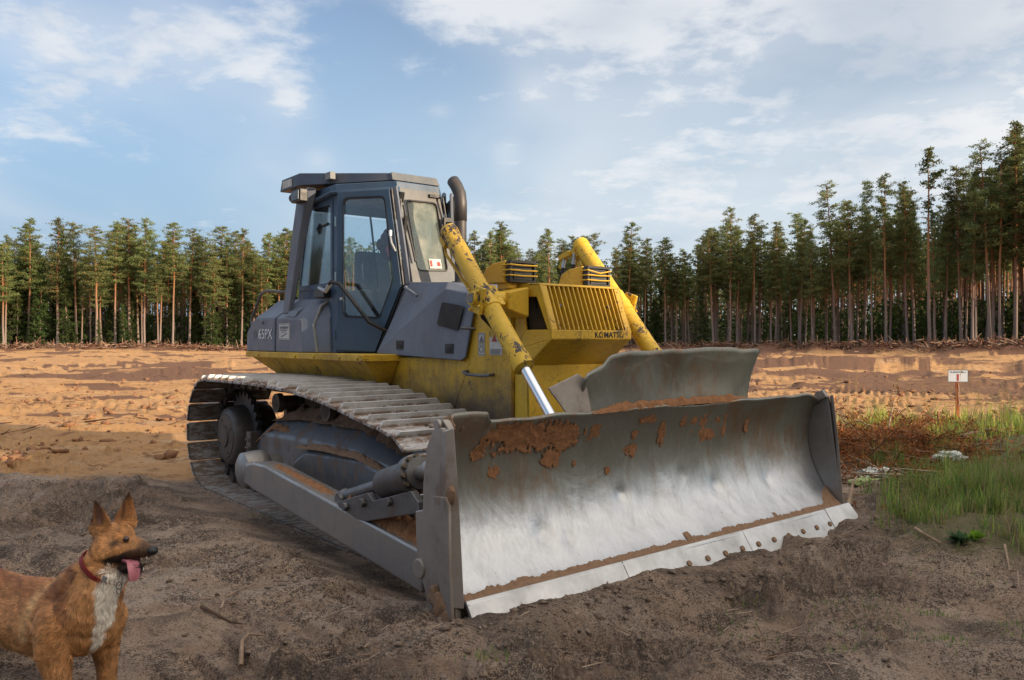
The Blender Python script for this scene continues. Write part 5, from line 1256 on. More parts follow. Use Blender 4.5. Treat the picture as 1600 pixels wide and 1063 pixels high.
while len(pts) < 2400:
    px = rg.uniform(-600, 1760); e = 12 + 62*rg.random()**1.1
    if 470 < px < 740 and rg.random() < .4: e = rg.uniform(0, 14)
    if px > 735: e = 10 + 110*rg.random()**1.0
    if not (-30 < px < 1640): e = rg.uniform(0, 30)
    x, y = edge_point(px, e)
    top = np.interp(px, ENV[:,0], ENV[:,1]) + rg.uniform(2, 45); ye = edge_point(px, 2)[1]
    pts.append((x, y)); Hs.append(float(np.clip(1.5+(530-top)*ye/f_px*rg.uniform(.92,1.05), 12, 27)))
wood('distant_pine_wood', pts, Hs, rg, M['needles_far'], 'dense pine wood receding behind the first trees', .42, .8)
# dark undergrowth deep inside the left wood
n = 150000; px = np.concatenate([rg.uniform(-600, 740, int(n*.62)), rg.uniform(740, 1760, n-int(n*.62))]); e = rg.uniform(9, 34, n)
tab = np.array([[*edge_point(p, q)] for p in np.linspace(-600, 1760, 119) for q in (9, 70)]).reshape(119, 2, 2)
fi = (px+600)/20; i0 = np.clip(fi.astype(int), 0, 117); ft = fi-i0; q = (e-9)/25
P9 = tab[i0,0]*(1-ft)[:,None]+tab[i0+1,0]*ft[:,None]; P34 = tab[i0,1]*(1-ft)[:,None]+tab[i0+1,1]*ft[:,None]; XY = P9*(1-q)[:,None]+P34*q[:,None]
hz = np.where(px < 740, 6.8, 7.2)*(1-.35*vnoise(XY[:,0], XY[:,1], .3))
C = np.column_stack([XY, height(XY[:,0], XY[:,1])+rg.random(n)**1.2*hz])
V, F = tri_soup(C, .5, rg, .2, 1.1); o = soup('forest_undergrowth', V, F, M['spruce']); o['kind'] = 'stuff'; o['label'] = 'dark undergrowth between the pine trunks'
# wood behind and to the right of the camera: its top edge throws the shade over the foreground
rg = np.random.default_rng(9); pts = []; Hs = []
SH = 19.0; dist_ = SH/math.tan(SUN_EL)
b0 = np.array([-4.2, 10.9]) + np.array([SUN_DIR.x, SUN_DIR.y])*dist_; bd = np.array([.987,.16]); bn_ = np.array([.16,-.987])
for row in range(5):
    for k in range(-48, 44):
        p = b0 + bd*(k*1.55+rg.uniform(-.4,.4)+row*.7) + bn_*(row*1.7+rg.uniform(-.4,.4)); pts.append(tuple(p)); Hs.append(SH-.6+row*.15+rg.uniform(-.35,.25)+float(-height(p[0],p[1])))
wood('shade_wood', pts, Hs, rg, M['needles_far'], 'pine wood on the sunny side of the clearing', .66, 3.4, z0=(.24,.34), rmax=(1.6,2.1))
# ------------------------------------------------------------------ grass, brush, litter
def attrmat(name, rough=.8, trans=0.0):
    m = bpy.data.materials.new(name); m.use_nodes = True; t = NT(m.node_tree); t.n.clear(); o = t.node('ShaderNodeOutputMaterial')
    c = t.node('ShaderNodeAttribute', attribute_name='col').outputs['Color']
    d = t.node('ShaderNodeBsdfDiffuse', {'Color': c}); s_ = d.outputs[0]
    if trans: s_ = t.node('ShaderNodeMixShader', {0: trans, 1: s_, 2: t.node('ShaderNodeBsdfTranslucent', {'Color': c}).outputs[0]}).outputs[0]
    t.l.new(s_, o.inputs[0]); return m
M['blade_grass'] = attrmat('grass_blade', trans=.35); M['stick'] = attrmat('dry_stick'); M['drift'] = attrmat('brown_needles', trans=.2)
def grass(X, Y, Hh, W_, cols, rg, name, label, curl=.5):
    n = len(X); Z = height(X, Y)-.01; a = rg.uniform(0, 6.283, n); b = rg.uniform(0, 6.283, n); lean = rg.uniform(.05,.6,n)*Hh*curl*1.6
    base = np.stack([X,Y,Z],-1); sd = np.stack([np.cos(a),np.sin(a),np.zeros(n)],-1)*W_[:,None]; ln = np.stack([np.cos(b),np.sin(b),np.zeros(n)],-1)*lean[:,None]; up = np.array([0,0,1.])
    p0 = base-sd; p1 = base+sd; m0 = base-sd*.8+ln*.3+up*Hh[:,None]*.55; m1 = base+sd*.8+ln*.3+up*Hh[:,None]*.55; tp = base+ln+up*Hh[:,None]*rg.uniform(.85,1.0,(n,1))
    V = np.stack([p0,p1,m1,m0,tp],1).reshape(-1,3); k = np.arange(n)*5
    F = np.concatenate([np.stack([k,k+1,k+2],-1), np.stack([k,k+2,k+3],-1), np.stack([k+3,k+2,k+4],-1)])
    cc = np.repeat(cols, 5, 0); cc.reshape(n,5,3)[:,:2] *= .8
    o = soup(name, V, F, M['blade_grass'], cols=cc); tag(o, label, None, None, 'stuff'); return o
rg = np.random.default_rng(33); n0 = 560000
nt0 = 14000; TX = rg.uniform(2.6, 17, nt0); TY = rg.uniform(5.0, 19, nt0); th_ = rg.gamma(2.2, .45, nt0); ti_ = rg.integers(0, nt0, n0); lo_ = rg.random(n0) < .25
X = np.where(lo_, rg.uniform(2.8, 17, n0), TX[ti_]+rg.normal(size=n0)*.035); Y = np.where(lo_, rg.uniform(5.2, 19, n0), TY[ti_]+rg.normal(size=n0)*.035); tuft_h = np.where(lo_, .55, .5+.5*th_[ti_]); tuft_c = np.where(lo_, .8, .65+.6*((ti_*.6180339) % 1)); tuft_k = (ti_*.7548777) % 1
gz = grass_zone(X, Y)
cl_ = sstep(fbm(X, Y, 1.4, 4, .6, ox=61), -.22, .22)
keep = (rg.random(n0) < gz*(.10+.90*cl_)*np.clip(1.4-.06*Y,.45,1)) & (X < .70*Y+1.0); X, Y, cl_ = X[keep], Y[keep], cl_[keep]; tuft_h, tuft_c, tuft_k = tuft_h[keep], tuft_c[keep], tuft_k[keep]; n = len(X)
back = sstep(Y, 9, 14.5)
Hh = (.055+.13*cl_+.24*back*sstep(fbm(X,Y,.9,3,ox=71),-.3,.4))*rg.uniform(.5,1.4,n)*tuft_h
g_ = np.array([(.20,.32,.08),(.28,.38,.09),(.15,.25,.09),(.36,.40,.10),(.46,.38,.20)]); pick = rg.choice(5, n, p=[.28,.24,.16,.18,.14]); cols = g_[pick]*rg.uniform(.75,1.25,(n,1))
yel = (rg.random(n) < back*.5); cols *= tuft_c[:,None]; dry = tuft_k < .16; cols[dry] = np.array([.42,.33,.18])*rg.uniform(.6,1.2,(dry.sum(),1)); cols[yel] = np.array([.52,.54,.11])*rg.uniform(.7,1.2,(yel.sum(),1)); print('grass blades', n)  # far blades yellower and brighter, the sun on them put into their colour
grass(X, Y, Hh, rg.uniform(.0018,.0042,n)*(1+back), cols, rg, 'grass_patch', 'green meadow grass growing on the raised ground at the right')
# sparse tufts on the dark soil in front of the blade
cents = [(1.55,3.9),(1.75,4.3),(2.0,4.1),(2.35,4.6),(1.2,4.35),(2.6,4.2),(2.9,5.0),(3.1,4.3),(1.0,3.15),(.62,3.35),(-.1,3.6),(2.2,3.4),(3.4,5.2),(3.6,4.7),(2.7,5.3),(1.9,4.75),(1.35,4.75),(-2.2,7.4),(2.0,4.45),(2.15,4.0)]
xs, ys = [], []
for (cx_, cy_) in cents:
    k = int(rg.uniform(25, 90)); s_ = rg.uniform(.04,.13); xs.append(rg.normal(cx_, s_, k)); ys.append(rg.normal(cy_, s_, k))
X = np.concatenate(xs); Y = np.concatenate(ys); n = len(X)
grass(X, Y, rg.uniform(.015,.06,n), rg.uniform(.0012,.003,n), g_[rg.choice(4,n,p=[.3,.35,.2,.15])]*rg.uniform(.7,1.1,(n,1)), rg, 'grass_tufts', 'sparse short grass sprouting from the dark soil')
# tall thin stems with seed heads near the sign
def stems(n, rgx, name, label):
    X = rg.uniform(5.6, 10.5, n); Y = rg.uniform(11.5, 15.5, n); k = (X < .70*Y) & (X > 4.6+.0*Y); X, Y = X[k], Y[k]; n = len(X); Z = height(X, Y)
    A = np.stack([X,Y,Z],-1); H_ = rg.uniform(.35,.85,n); B = A+np.stack([rg.normal(size=n)*.07,rg.normal(size=n)*.07,H_],-1)
    V, F = stick_arrays(A, B, .0035, 3); C = np.repeat(B, 14, 0)-np.stack([np.zeros(n*14),np.zeros(n*14),rg.uniform(0,.10,n*14)],-1)+rg.normal(size=(n*14,3))*.008
    v2, f2 = tri_soup(C, .018, rg); F2 = np.concatenate([F[:,[0,1,2]],F[:,[0,2,3]],f2+len(V)]); VV = np.concatenate([V,v2])
    o = soup(name, VV, F2, M['blade_grass'], cols=np.tile([[.36,.27,.13]],(len(VV),1))*rg.uniform(.8,1.1,(len(VV),1))); tag(o, label, None, None, 'stuff')
stems(70, rg, 'seed_stems', 'dry grass stems with seed heads near the marker sign')
# brushwood heap: dead conifer branches with rusty needles
def brush(cx_, cy_, sx, sy, n, hh, name, label, needles=22000, L=(.15,.75), up=.22, ncol=((.36,.125,.045),(.30,.15,.07),(.20,.09,.04))):
    X = rg.normal(cx_, sx, n); Y = rg.normal(cy_, sy, n); Z = height(X, Y)+rg.random(n)*hh*np.exp(-((X-cx_)/(sx*1.6))**2-((Y-cy_)/(sy*1.6))**2)
    A = np.stack([X,Y,Z],-1); d = rg.normal(size=(n,3))*np.array([1,1,up]); d /= np.linalg.norm(d,axis=1,keepdims=True); LL = rg.uniform(*L,n)
    B = A+d*LL[:,None]; B[:,2] = np.maximum(B[:,2], height(B[:,0],B[:,1])+.0)
    V, F = stick_arrays(A, B, rg.uniform(.004,.014,n), 4); sc = np.array([(.23,.15,.10),(.32,.24,.17),(.14,.09,.06)])[rg.choice(3,n)]
    o = soup(name, V, F, M['stick'], cols=np.repeat(sc, 8, 0)); tag(o, label, None, None, 'stuff')
    if needles:
        i = rg.integers(0, n, needles); t = rg.uniform(.2,1.05,(needles,1)); C = A[i]+(B[i]-A[i])*t+rg.normal(size=(needles,3))*np.array([.05,.05,.035])
        V, F = tri_soup(C, .022, rg, 0, 2.6); nc = np.array(ncol)[rg.choice(3,needles)]*rg.uniform(.7,1.25,(needles,1))
        o = soup(name+'_needles', V, F, M['drift'], cols=np.repeat(nc,3,0)); tag(o, 'rusty needles on '+label, None, None, 'stuff')
brush(4.75, 10.4, .50, .75, 300, .22, 'dead_branches', 'heap of dead conifer branches behind the right end of the blade', 26000)
brush(6.3, 12.3, .45, .5, 110, .14, 'dead_branches', 'low heap of dead branches at the foot of the marker sign', 5000)
brush(3.9, 8.3, .35, .7, 70, .12, 'fallen_twigs', 'fallen twigs and branches beside the blade end', 1500)
# roots and stumps pushed up in a bank before the forest
n = 5200; px = rg.uniform(-60, 1680, n); tb = np.array([edge_point(p,-7) for p in np.linspace(-60,1680,200)])
fi = (px+60)/1740*199; i0 = np.clip(fi.astype(int),0,198); P7 = tb[i0]+(tb[i0+1]-tb[i0])*(fi-i0)[:,None]; P7 = P7+rg.normal(size=(n,2))*1.1
A = np.column_stack([P7, height(P7[:,0],P7[:,1])+rg.uniform(-.1,.35,n)]); d = rg.normal(size=(n,3))*np.array([1,1,.55]); d /= np.linalg.norm(d,axis=1,keepdims=True); B = A+d*rg.uniform(.25,1.1,(n,1))
V, F = stick_arrays(A, B, rg.uniform(.02,.075,n)); cc = np.array([(.20,.10,.065),(.27,.15,.10),(.12,.07,.05),(.35,.24,.17)])[rg.choice(4,n)]
o = soup('uprooted_roots', V, F, M['stick'], cols=np.repeat(cc,8,0)); tag(o, 'bank of uprooted roots and brushwood along the forest edge', None, None, 'stuff')
# clods and crumbs of soil
def clods(n, name, label, rfun, sfun, mt, seed):
    rg2 = np.random.default_rng(seed); X, Y = rfun(rg2, n); s = sfun(rg2, len(X)); n = len(X)
    ico = np.array([(0,0,1),(.894,0,.447),(.276,.851,.447),(-.724,.526,.447),(-.724,-.526,.447),(.276,-.851,.447),(.724,.526,-.447),(-.276,.851,-.447),(-.894,0,-.447),(-.276,-.851,-.447),(.724,-.526,-.447),(0,0,-1)])
    fc = np.array([(0,1,2),(0,2,3),(0,3,4),(0,4,5),(0,5,1),(1,6,2),(2,7,3),(3,8,4),(4,9,5),(5,10,1),(2,6,7),(3,7,8),(4,8,9),(5,9,10),(1,10,6),(11,7,6),(11,8,7),(11,9,8),(11,10,9),(11,6,10)])
    P_ = ico[None]*(1+rg2.normal(size=(n,12,1))*.34)*s[:,None,None]*rg2.uniform(.5,1.3,(n,1,3)); th = rg2.uniform(0,6.283,n); c, si = np.cos(th), np.sin(th)
    Q = P_.copy(); Q[:,:,0] = P_[:,:,0]*c[:,None]-P_[:,:,1]*si[:,None]; Q[:,:,1] = P_[:,:,0]*si[:,None]+P_[:,:,1]*c[:,None]; Q[:,:,2] *= .65
    V = Q + np.stack([X,Y,height(X,Y)+s*.15],-1)[:,None,:]; F = fc[None]+(np.arange(n)*12)[:,None,None]
    o = soup(name, V.reshape(-1,3), F.reshape(-1,3), mt, smooth=False); tag(o, label, None, None, 'stuff')
def near_xy(r, n):
    a = np.radians(r.uniform(-38,38,n)); d = 1/r.uniform(1/13,1/2.1,n); X = d*np.sin(a); Y = d*np.cos(a)
    k = fbm(X, Y, .9, 3, ox=15) + r.random(n)*.6 > .18; X, Y = X[k], Y[k]; u, v = loc_uv(X, Y); k = ~((u > -.3) & (u < 6.05) & (np.abs(v) < 2.05)) & ~((np.abs(X+2.1) < 1.0) & (np.abs(Y-3.9) < .5)); return X[k], Y[k]
M['clod'] = soilmat('dark_clod', (0.27,0.205,0.16), (0.12,0.09,0.07), 20); M['stone'] = soilmat('pale_stone', (0.42,0.38,0.34), (0.28,0.24,0.21), 9, .2)
clods(15000, 'soil_clods', 'crumbs and clods of dark soil on the ground', near_xy, lambda r, n: .003+.018*r.random(n)**6, M['clod'], 1)
clods(260, 'small_stones', 'small pale stones scattered over the soil', near_xy, lambda r, n: .004+.010*r.random(n)**3, M['stone'], 2)
def bladefront(r, n):
    v = r.uniform(-2.2, 2.3, n); u = 6.02+np.abs(r.normal(size=n))*.22; return DO[0]+u*DF[0]+v*DL[0], DO[1]+u*DF[1]+v*DL[1]
clods(350, 'blade_clods', 'clods of soil pushed up along the cutting edge', bladefront, lambda r, n: .005+.024*r.random(n)**3, M['clod'], 3)
def heap_xy(r, n):
    c = [(-1.5,5.6,.75,.45),(-.75,4.6,.35,.4),(-3.2,5.2,.6,.35),(1.7,4.8,1.2,.22),(4.2,5.4,.9,.3),(-.4,3.9,.4,.3)]; i = r.integers(0, len(c), n); q = np.array(c)[i]
    X = r.normal(q[:,0], q[:,2]); Y = r.normal(q[:,1], q[:,3]); u, v = loc_uv(X, Y); k = ~((u > -.3) & (u < 6.05) & (np.abs(v) < 2.05)) & (Y > 2.3); return X[k], Y[k]
clods(1400, 'loose_clods', 'loose broken clods heaped on the churned soil', heap_xy, lambda r, n: .004+.016*r.random(n)**3, M['clod'], 6)
def far_xy(r, n):
    a = np.radians(r.uniform(-36,36,n)); d = 1/r.uniform(1/80,1/11,n); X = d*np.sin(a); Y = d*np.cos(a); k = (fbm(X,Y,.3,3,ox=25)+r.random(n)*.5 > .25) & (grass_zone(X,Y) < .3); return X[k], Y[k]
M['clod_far'] = soilmat('sandy_clod', (0.36,0.19,0.10), (0.15,0.08,0.05), 8)
clods(5200, 'field_clods', 'sandy clods scattered over the cleared field', far_xy, lambda r, n: .02+.09*r.random(n)**4, M['clod_far'], 4)
# root ends and bark scattered over the field
n = 620; a = np.radians(rg.uniform(-36,36,n)); d = 1/rg.uniform(1/85,1/15,n); X = d*np.sin(a); Y = d*np.cos(a); k = (grass_zone(X,Y) < .2) & (fbm(X,Y,.12,3,ox=88)+rg.random(n)*.5 > .2); X, Y = X[k], Y[k]; n = len(X)
A = np.stack([X,Y,height(X,Y)+.01],-1); th = rg.uniform(0,6.283,n); L = .12+.6*rg.random(n)**2; bx, by = X+np.cos(th)*L, Y+np.sin(th)*L; B = np.stack([bx,by,height(bx,by)+.02+.10*rg.random(n)],-1)
V, F = stick_arrays(A, B, rg.uniform(.005,.016,n)); o = soup('field_debris', V, F, M['stick'], cols=np.repeat(np.array([(.14,.08,.055),(.24,.14,.09),(.09,.055,.04),(.38,.28,.2)])[rg.choice(4,n,p=[.4,.25,.25,.1])],8,0)); tag(o, 'root ends and bark scraps scattered over the sandy field', None, None, 'stuff')
# fine twigs lying about
n = 900; X, Y = near_xy(np.random.default_rng(8), n*2); X, Y = X[:n], Y[:n]; n = len(X); A = np.stack([X,Y,height(X,Y)+.012],-1); th = rg.uniform(0,6.283,n); L = .03+.16*rg.random(n)**2; bx, by = X+np.cos(th)*L, Y+np.sin(th)*L
B = np.stack([bx,by,height(bx,by)+.016],-1); V, F = stick_arrays(A, B, rg.uniform(.0015,.004,n)); o = soup('twig_litter', V, F, M['stick'], cols=np.repeat(np.array([(.30,.20,.14),(.16,.10,.07),(.42,.33,.25)])[rg.choice(3,n)],8,0)); tag(o, 'small twigs and root ends lying on the churned soil', None, None, 'stuff')
M['wood'] = plain('pale_dead_wood', (0.36,0.25,0.17), .85, 0, .45); M['darkwood'] = plain('dark_root', (0.13,0.085,0.06), .9, 0, .4)
def stick(pts, r, mt, label, name='stick'):
    P_ = []
    for i, (x, y, dz) in enumerate(pts): P_.append((x, y, float(height(x, y))+dz))
    k = len(P_); b = MB().tube(P_, [r*(1-.6*i/(k-1)) for i in range(k)], 7); o = b.build(name, mt, smooth=True); tag(o, label, 'stick'); return o
def gp(px, py): 
    d = 1.5*1280/(py-530); return ((px-800)/1280*d, d)
def pts_(l, dz=.02): return [(*gp(a, b), dz) for a, b in l]
stick(pts_([(314,970),(335,973),(360,975),(378,976)]), .011, M['darkwood'], 'thin dark broken stick lying on the soil right of the dog')
stick(pts_([(376,1030),(378,1012),(388,1003),(410,992)],.025), .012, M['wood'], 'pale crooked stick on the soil, nearest to the picture bottom')
stick(pts_([(345,968),(352,955),(372,942),(395,928)]), .007, M['wood'], 'slim curved twig on the soil between dog and blade')
stick(pts_([(1430,855),(1450,864),(1472,873)],.03), .014, M['wood'], 'short pale stick at the edge of the grassy bank')
stick(pts_([(1570,882),(1578,900),(1590,915),(1592,930)],.06), .008, M['wood'], 'thin pale root hanging over the soil bank at the right')
stick(pts_([(1503,722),(1520,716),(1535,706)],.20), .016, M['darkwood'], 'dark bent branch lying in the grass near the sign')
stick([(*gp(1325,800),.05),(*gp(1333,790),.12),(*gp(1339,784),.17)], .018, M['wood'], 'stub of wood poking up behind the right tip of the blade')
# pale plastic scraps
def crumple(name, c, r, sc, mt, label, seed):
    b = MB().ball((0,0,0), r, 14, sc); b.v = [tuple(V3(p)*(1+.75*mnoise.noise(V3(p)*(2.2/r)+V3((seed,0,0))))) for p in b.v]
    o = b.build(name, mt); o.location = c; tag(o, label, 'litter'); return o
M['plastic'] = plain('white_plastic', (0.60,0.62,0.56), .4, 0, .2); M['plastic_green'] = plain('greenish_plastic', (0.42,0.50,0.20), .5, 0, .2)
x, y = gp(1380,752); crumple('plastic_bag', (x, y, float(height(x,y))+.05), .14, (1.5,.8,.45), M['plastic'], 'crumpled white plastic bag in the grass behind the blade tip', 3)
x, y = gp(1352,757); crumple('plastic_scrap', (x, y, float(height(x,y))+.05), .10, (1.3,.7,.45), M['plastic_green'], 'yellow-green plastic scrap beside the white bag', 9)
x, y = gp(1483,742); crumple('plastic_scrap', (x, y, float(height(x,y))+.10), .09, (1.8,.6,.6), M['plastic'], 'torn white scrap caught in the grass below the sign', 14)
# leafy weeds
def weed(x, y, r, label, seed, col=(.16,.28,.035)):
    r2 = np.random.default_rng(seed); k = 26; z0 = float(height(x,y)); VV = []; FF = []
    for i in range(k):
        a = r2.uniform(0,6.28); L = r*r2.uniform(.5,1.1); e_ = r2.uniform(.2,1.1); d = np.array([math.cos(a)*math.cos(e_),math.sin(a)*math.cos(e_),math.sin(e_)]); s_ = np.cross(d,[0,0,1.]); s_ /= np.linalg.norm(s_)+1e-6
        p = np.array([x,y,z0]); q = [p, p+d*L*.5+s_*L*.22, p+d*L+np.array([0,0,-.15*L]), p+d*L*.5-s_*L*.22]; FF.append([len(VV)+j for j in range(4)]); VV += q
    o = soup('weed', np.array(VV), np.array(FF), M['blade_grass'], cols=np.tile([col],(len(VV),1))*r2.uniform(.7,1.2,(len(VV),1))); tag(o, label, 'weed')
x, y = gp(1523,868); weed(x, y, .11, 'bright green leafy weed on the dark bank at the right', 1)
x, y = gp(1502,870); weed(x, y, .12, 'bluish green leafy weed just left of the bright one', 2, (.07,.13,.06))
# ------------------------------------------------------------------ marker sign
sx_, sy_ = 7.86, 14.44; sz = float(height(sx_, sy_)); SG = empty('marker_sign', (sx_, sy_, sz), R(-6)); tag(SG, 'small white sign with a red number 1 on a rust-red stake in the grass', 'sign')
M['stake'] = plain('rust_red_stake', (0.50,0.13,0.04), .8, 0, .45); M['plate'] = plain('white_sign_plate', (0.62,0.66,0.74), .5, 0, .06)
top = 1.5-(578-530)*14.44/1280-sz; bot = 1.5-(597-530)*14.44/1280-sz
stk = MB().loft([[(-.028,-.012,-.15),(.022,-.012,-.15),(.022,.02,-.15),(-.028,.02,-.15)],[(-.035,-.012,bot+.02),(.018,-.012,bot+.02),(.018,.02,bot+.02),(-.035,.02,bot+.02)],[(-.035,-.005,top-.02),(.015,-.005,top-.02),(.015,.015,top-.02),(-.035,.015,top-.02)]]).build('stake', M['stake'], SG)
plt = MB().box((-.175,-.020,bot),(.165,-.013,top)).build('sign_plate', M['plate'], SG)
text_obj('number', '1', .145, M['print_red'], plt, (-.045,-.0215,bot+.03), RIGHT, sx=1.0, off=.010)
text_obj('small_print', 'PLANUM Nr.1', .044, M['print_grey'], plt, (-.14,-.0215,top-.055), RIGHT, sx=.98)
fr_ = MB(); P = lambda x, z: (x,-.0205,z); fr_.frame([P(-.175,bot),P(.165,bot),P(.165,top),P(-.175,top)],[P(-.167,bot+.008),P(.157,bot+.008),P(.157,top-.008),P(-.167,top-.008)],(0,-.001,0)); fr_.build('plate_border', M['print_grey'], plt)
MB().tube([(.0,-.018,bot-.02),(.012,-.022,bot-.12),(.004,-.022,bot-.24),(.015,-.02,bot-.36),(.006,-.02,bot-.42)],.004,6).build('ribbon', M['decal'], SG)
# ------------------------------------------------------------------ dog (world axes round its own ground point; X right, Y away, Z up)
DX, DY = -1.75, 3.32
DG = empty('dog', (DX, DY, -.005)); tag(DG, 'tan shepherd-type dog with white chest, pricked ears and red collar, standing with its tongue out', 'dog')
OFF = V3((DX, DY, 0))
def dp(x, y, z): return V3((x, y, z)) - OFF
def px3(px, py, D): return dp((px-800)/1280*D, D, 1.5-(py-530)/1280*D)
body = MB()
def caps(a, ra, b, rb, sc=None):
    a, b = V3(a), V3(b); n = 8; L = (b-a).length; d = (b-a)/max(L, 1e-6); pts = []; rr = []
    for k in range(5): t = math.pi/2*k/4; pts.append(a - d*ra*math.cos(t)); rr.append(max(ra*math.sin(t), 1e-3))
    for k in range(5): t = math.pi/2*k/4; pts.append(b + d*rb*math.sin(t)); rr.append(max(rb*math.cos(t), 1e-3))
    body.tube(pts, rr, 20)
def chain(l):
    for (a, ra), (b, rb) in zip(l, l[1:]): caps(a, ra, b, rb)
chain([(dp(-1.690,3.25,.425),.116),(dp(-1.72,3.28,.385),.138),(dp(-1.86,3.35,.36),.148),(dp(-2.05,3.45,.345),.135),(dp(-2.25,3.56,.37),.115),(dp(-2.42,3.65,.385),.12)])
chain([(dp(-1.615,3.255,.575),.080),(dp(-1.655,3.25,.50),.100),(dp(-1.685,3.25,.43),.112)])
chain([(dp(-1.86,3.34,.42),.10),(dp(-2.1,3.47,.40),.095),(dp(-2.42,3.65,.42),.09)])
chain([(dp(-1.80,3.32,.44),.095),(dp(-1.70,3.28,.51),.104),(dp(-1.625,3.265,.585),.086),(dp(-1.605,3.27,.655),.076),(dp(-1.592,3.275,.695),.064)])
chain([(dp(-1.605,3.28,.702),.065),(dp(-1.562,3.268,.712),.055),(dp(-1.532,3.262,.688),.042),(dp(-1.463,3.247,.671),.033),(dp(-1.446,3.243,.667),.028)])
chain([(dp(-1.600,3.232,.675),.056),(dp(-1.555,3.234,.672),.045),(dp(-1.50,3.234,.667),.031)]); chain([(dp(-1.575,3.305,.672),.048),(dp(-1.535,3.292,.672),.036)])
chain([(dp(-1.605,3.262,.640),.050),(dp(-1.565,3.256,.625),.034),(dp(-1.50,3.240,.612),.020),(dp(-1.468,3.232,.608),.014)])   # lower jaw
# ears: flattened cones leaning a little forward
def ear(bx, by, bz, tx, ty, tz, w_, rot):
    b0, t0 = dp(bx,by,bz), dp(tx,ty,tz); rings = []; ax = (t0-b0); side_ = V3((math.cos(rot), math.sin(rot), 0)); nr_ = ax.normalized().cross(side_).normalized()
    for k in range(10):
        t = k/9; c = b0+ax*t + nr_*(.014*math.sin(math.pi*t)); ww = w_*(1-t**1.9)**.8*(1.0+.25*math.sin(math.pi*min(1,t*1.6)))+.003; tt = .013*(1-t)+.005
        rings.append([c + side_*ww*math.cos(a) + nr_*tt*math.sin(a)*(1 if math.sin(a) > 0 else .4) + nr_*(.010*math.cos(a)**2*(1-t)) for a in [2*math.pi*i/16 for i in range(16)]])
    body.loft(rings)
ear(-1.630,3.232,.725,-1.642,3.222,.876,.043,-.25); ear(-1.572,3.312,.730,-1.556,3.33,.888,.037,.30)
# front legs, hind legs, tail
chain([(dp(-1.775,3.20,.38),.085),(dp(-1.775,3.175,.29),.064),(dp(-1.752,3.165,.185),.043),(dp(-1.742,3.16,.09),.034),(dp(-1.735,3.155,.03),.034),(dp(-1.70,3.145,.024),.030)])
chain([(dp(-1.66,3.34,.37),.080),(dp(-1.675,3.37,.27),.055),(dp(-1.672,3.375,.17),.040),(dp(-1.668,3.375,.09),.032),(dp(-1.665,3.37,.03),.033),(dp(-1.63,3.355,.024),.029)])
for sy in (-1, 1):
    o_ = V3((.40,.85,0))*(.085*sy)
    chain([(dp(-2.42,3.65,.36)+o_,.105),(dp(-2.36,3.62,.27)+o_,.075),(dp(-2.50,3.70,.19)+o_,.042),(dp(-2.49,3.695,.09)+o_,.032),(dp(-2.46,3.68,.03)+o_,.033),(dp(-2.42,3.66,.025)+o_,.03)])
chain([(dp(-2.50,3.70,.42),.04),(dp(-2.62,3.76,.33),.045),(dp(-2.67,3.79,.20),.04),(dp(-2.66,3.785,.12),.015)])
me0 = body.mesh('dog_raw'); tmp = bpy.data.objects.new('dog_raw', me0); COL.objects.link(tmp)
rm = tmp.modifiers.new('r', 'REMESH'); rm.mode = 'VOXEL'; rm.voxel_size = .0062; rm.use_smooth_shade = True
s2_ = tmp.modifiers.new('s', 'SMOOTH'); s2_.factor = .5; s2_.iterations = 5
dg = bpy.context.evaluated_depsgraph_get(); bme = bpy.data.meshes.new_from_object(tmp.evaluated_get(dg)); bpy.data.objects.remove(tmp)
nv = len(bme.vertices); P0 = np.empty(nv*3, np.float32); bme.vertices.foreach_get('co', P0); P0 = P0.reshape(-1,3).astype(float)
Nn = np.empty(nv*3, np.float32); bme.vertices.foreach_get('normal', Nn); Nn = Nn.reshape(-1,3).astype(float)
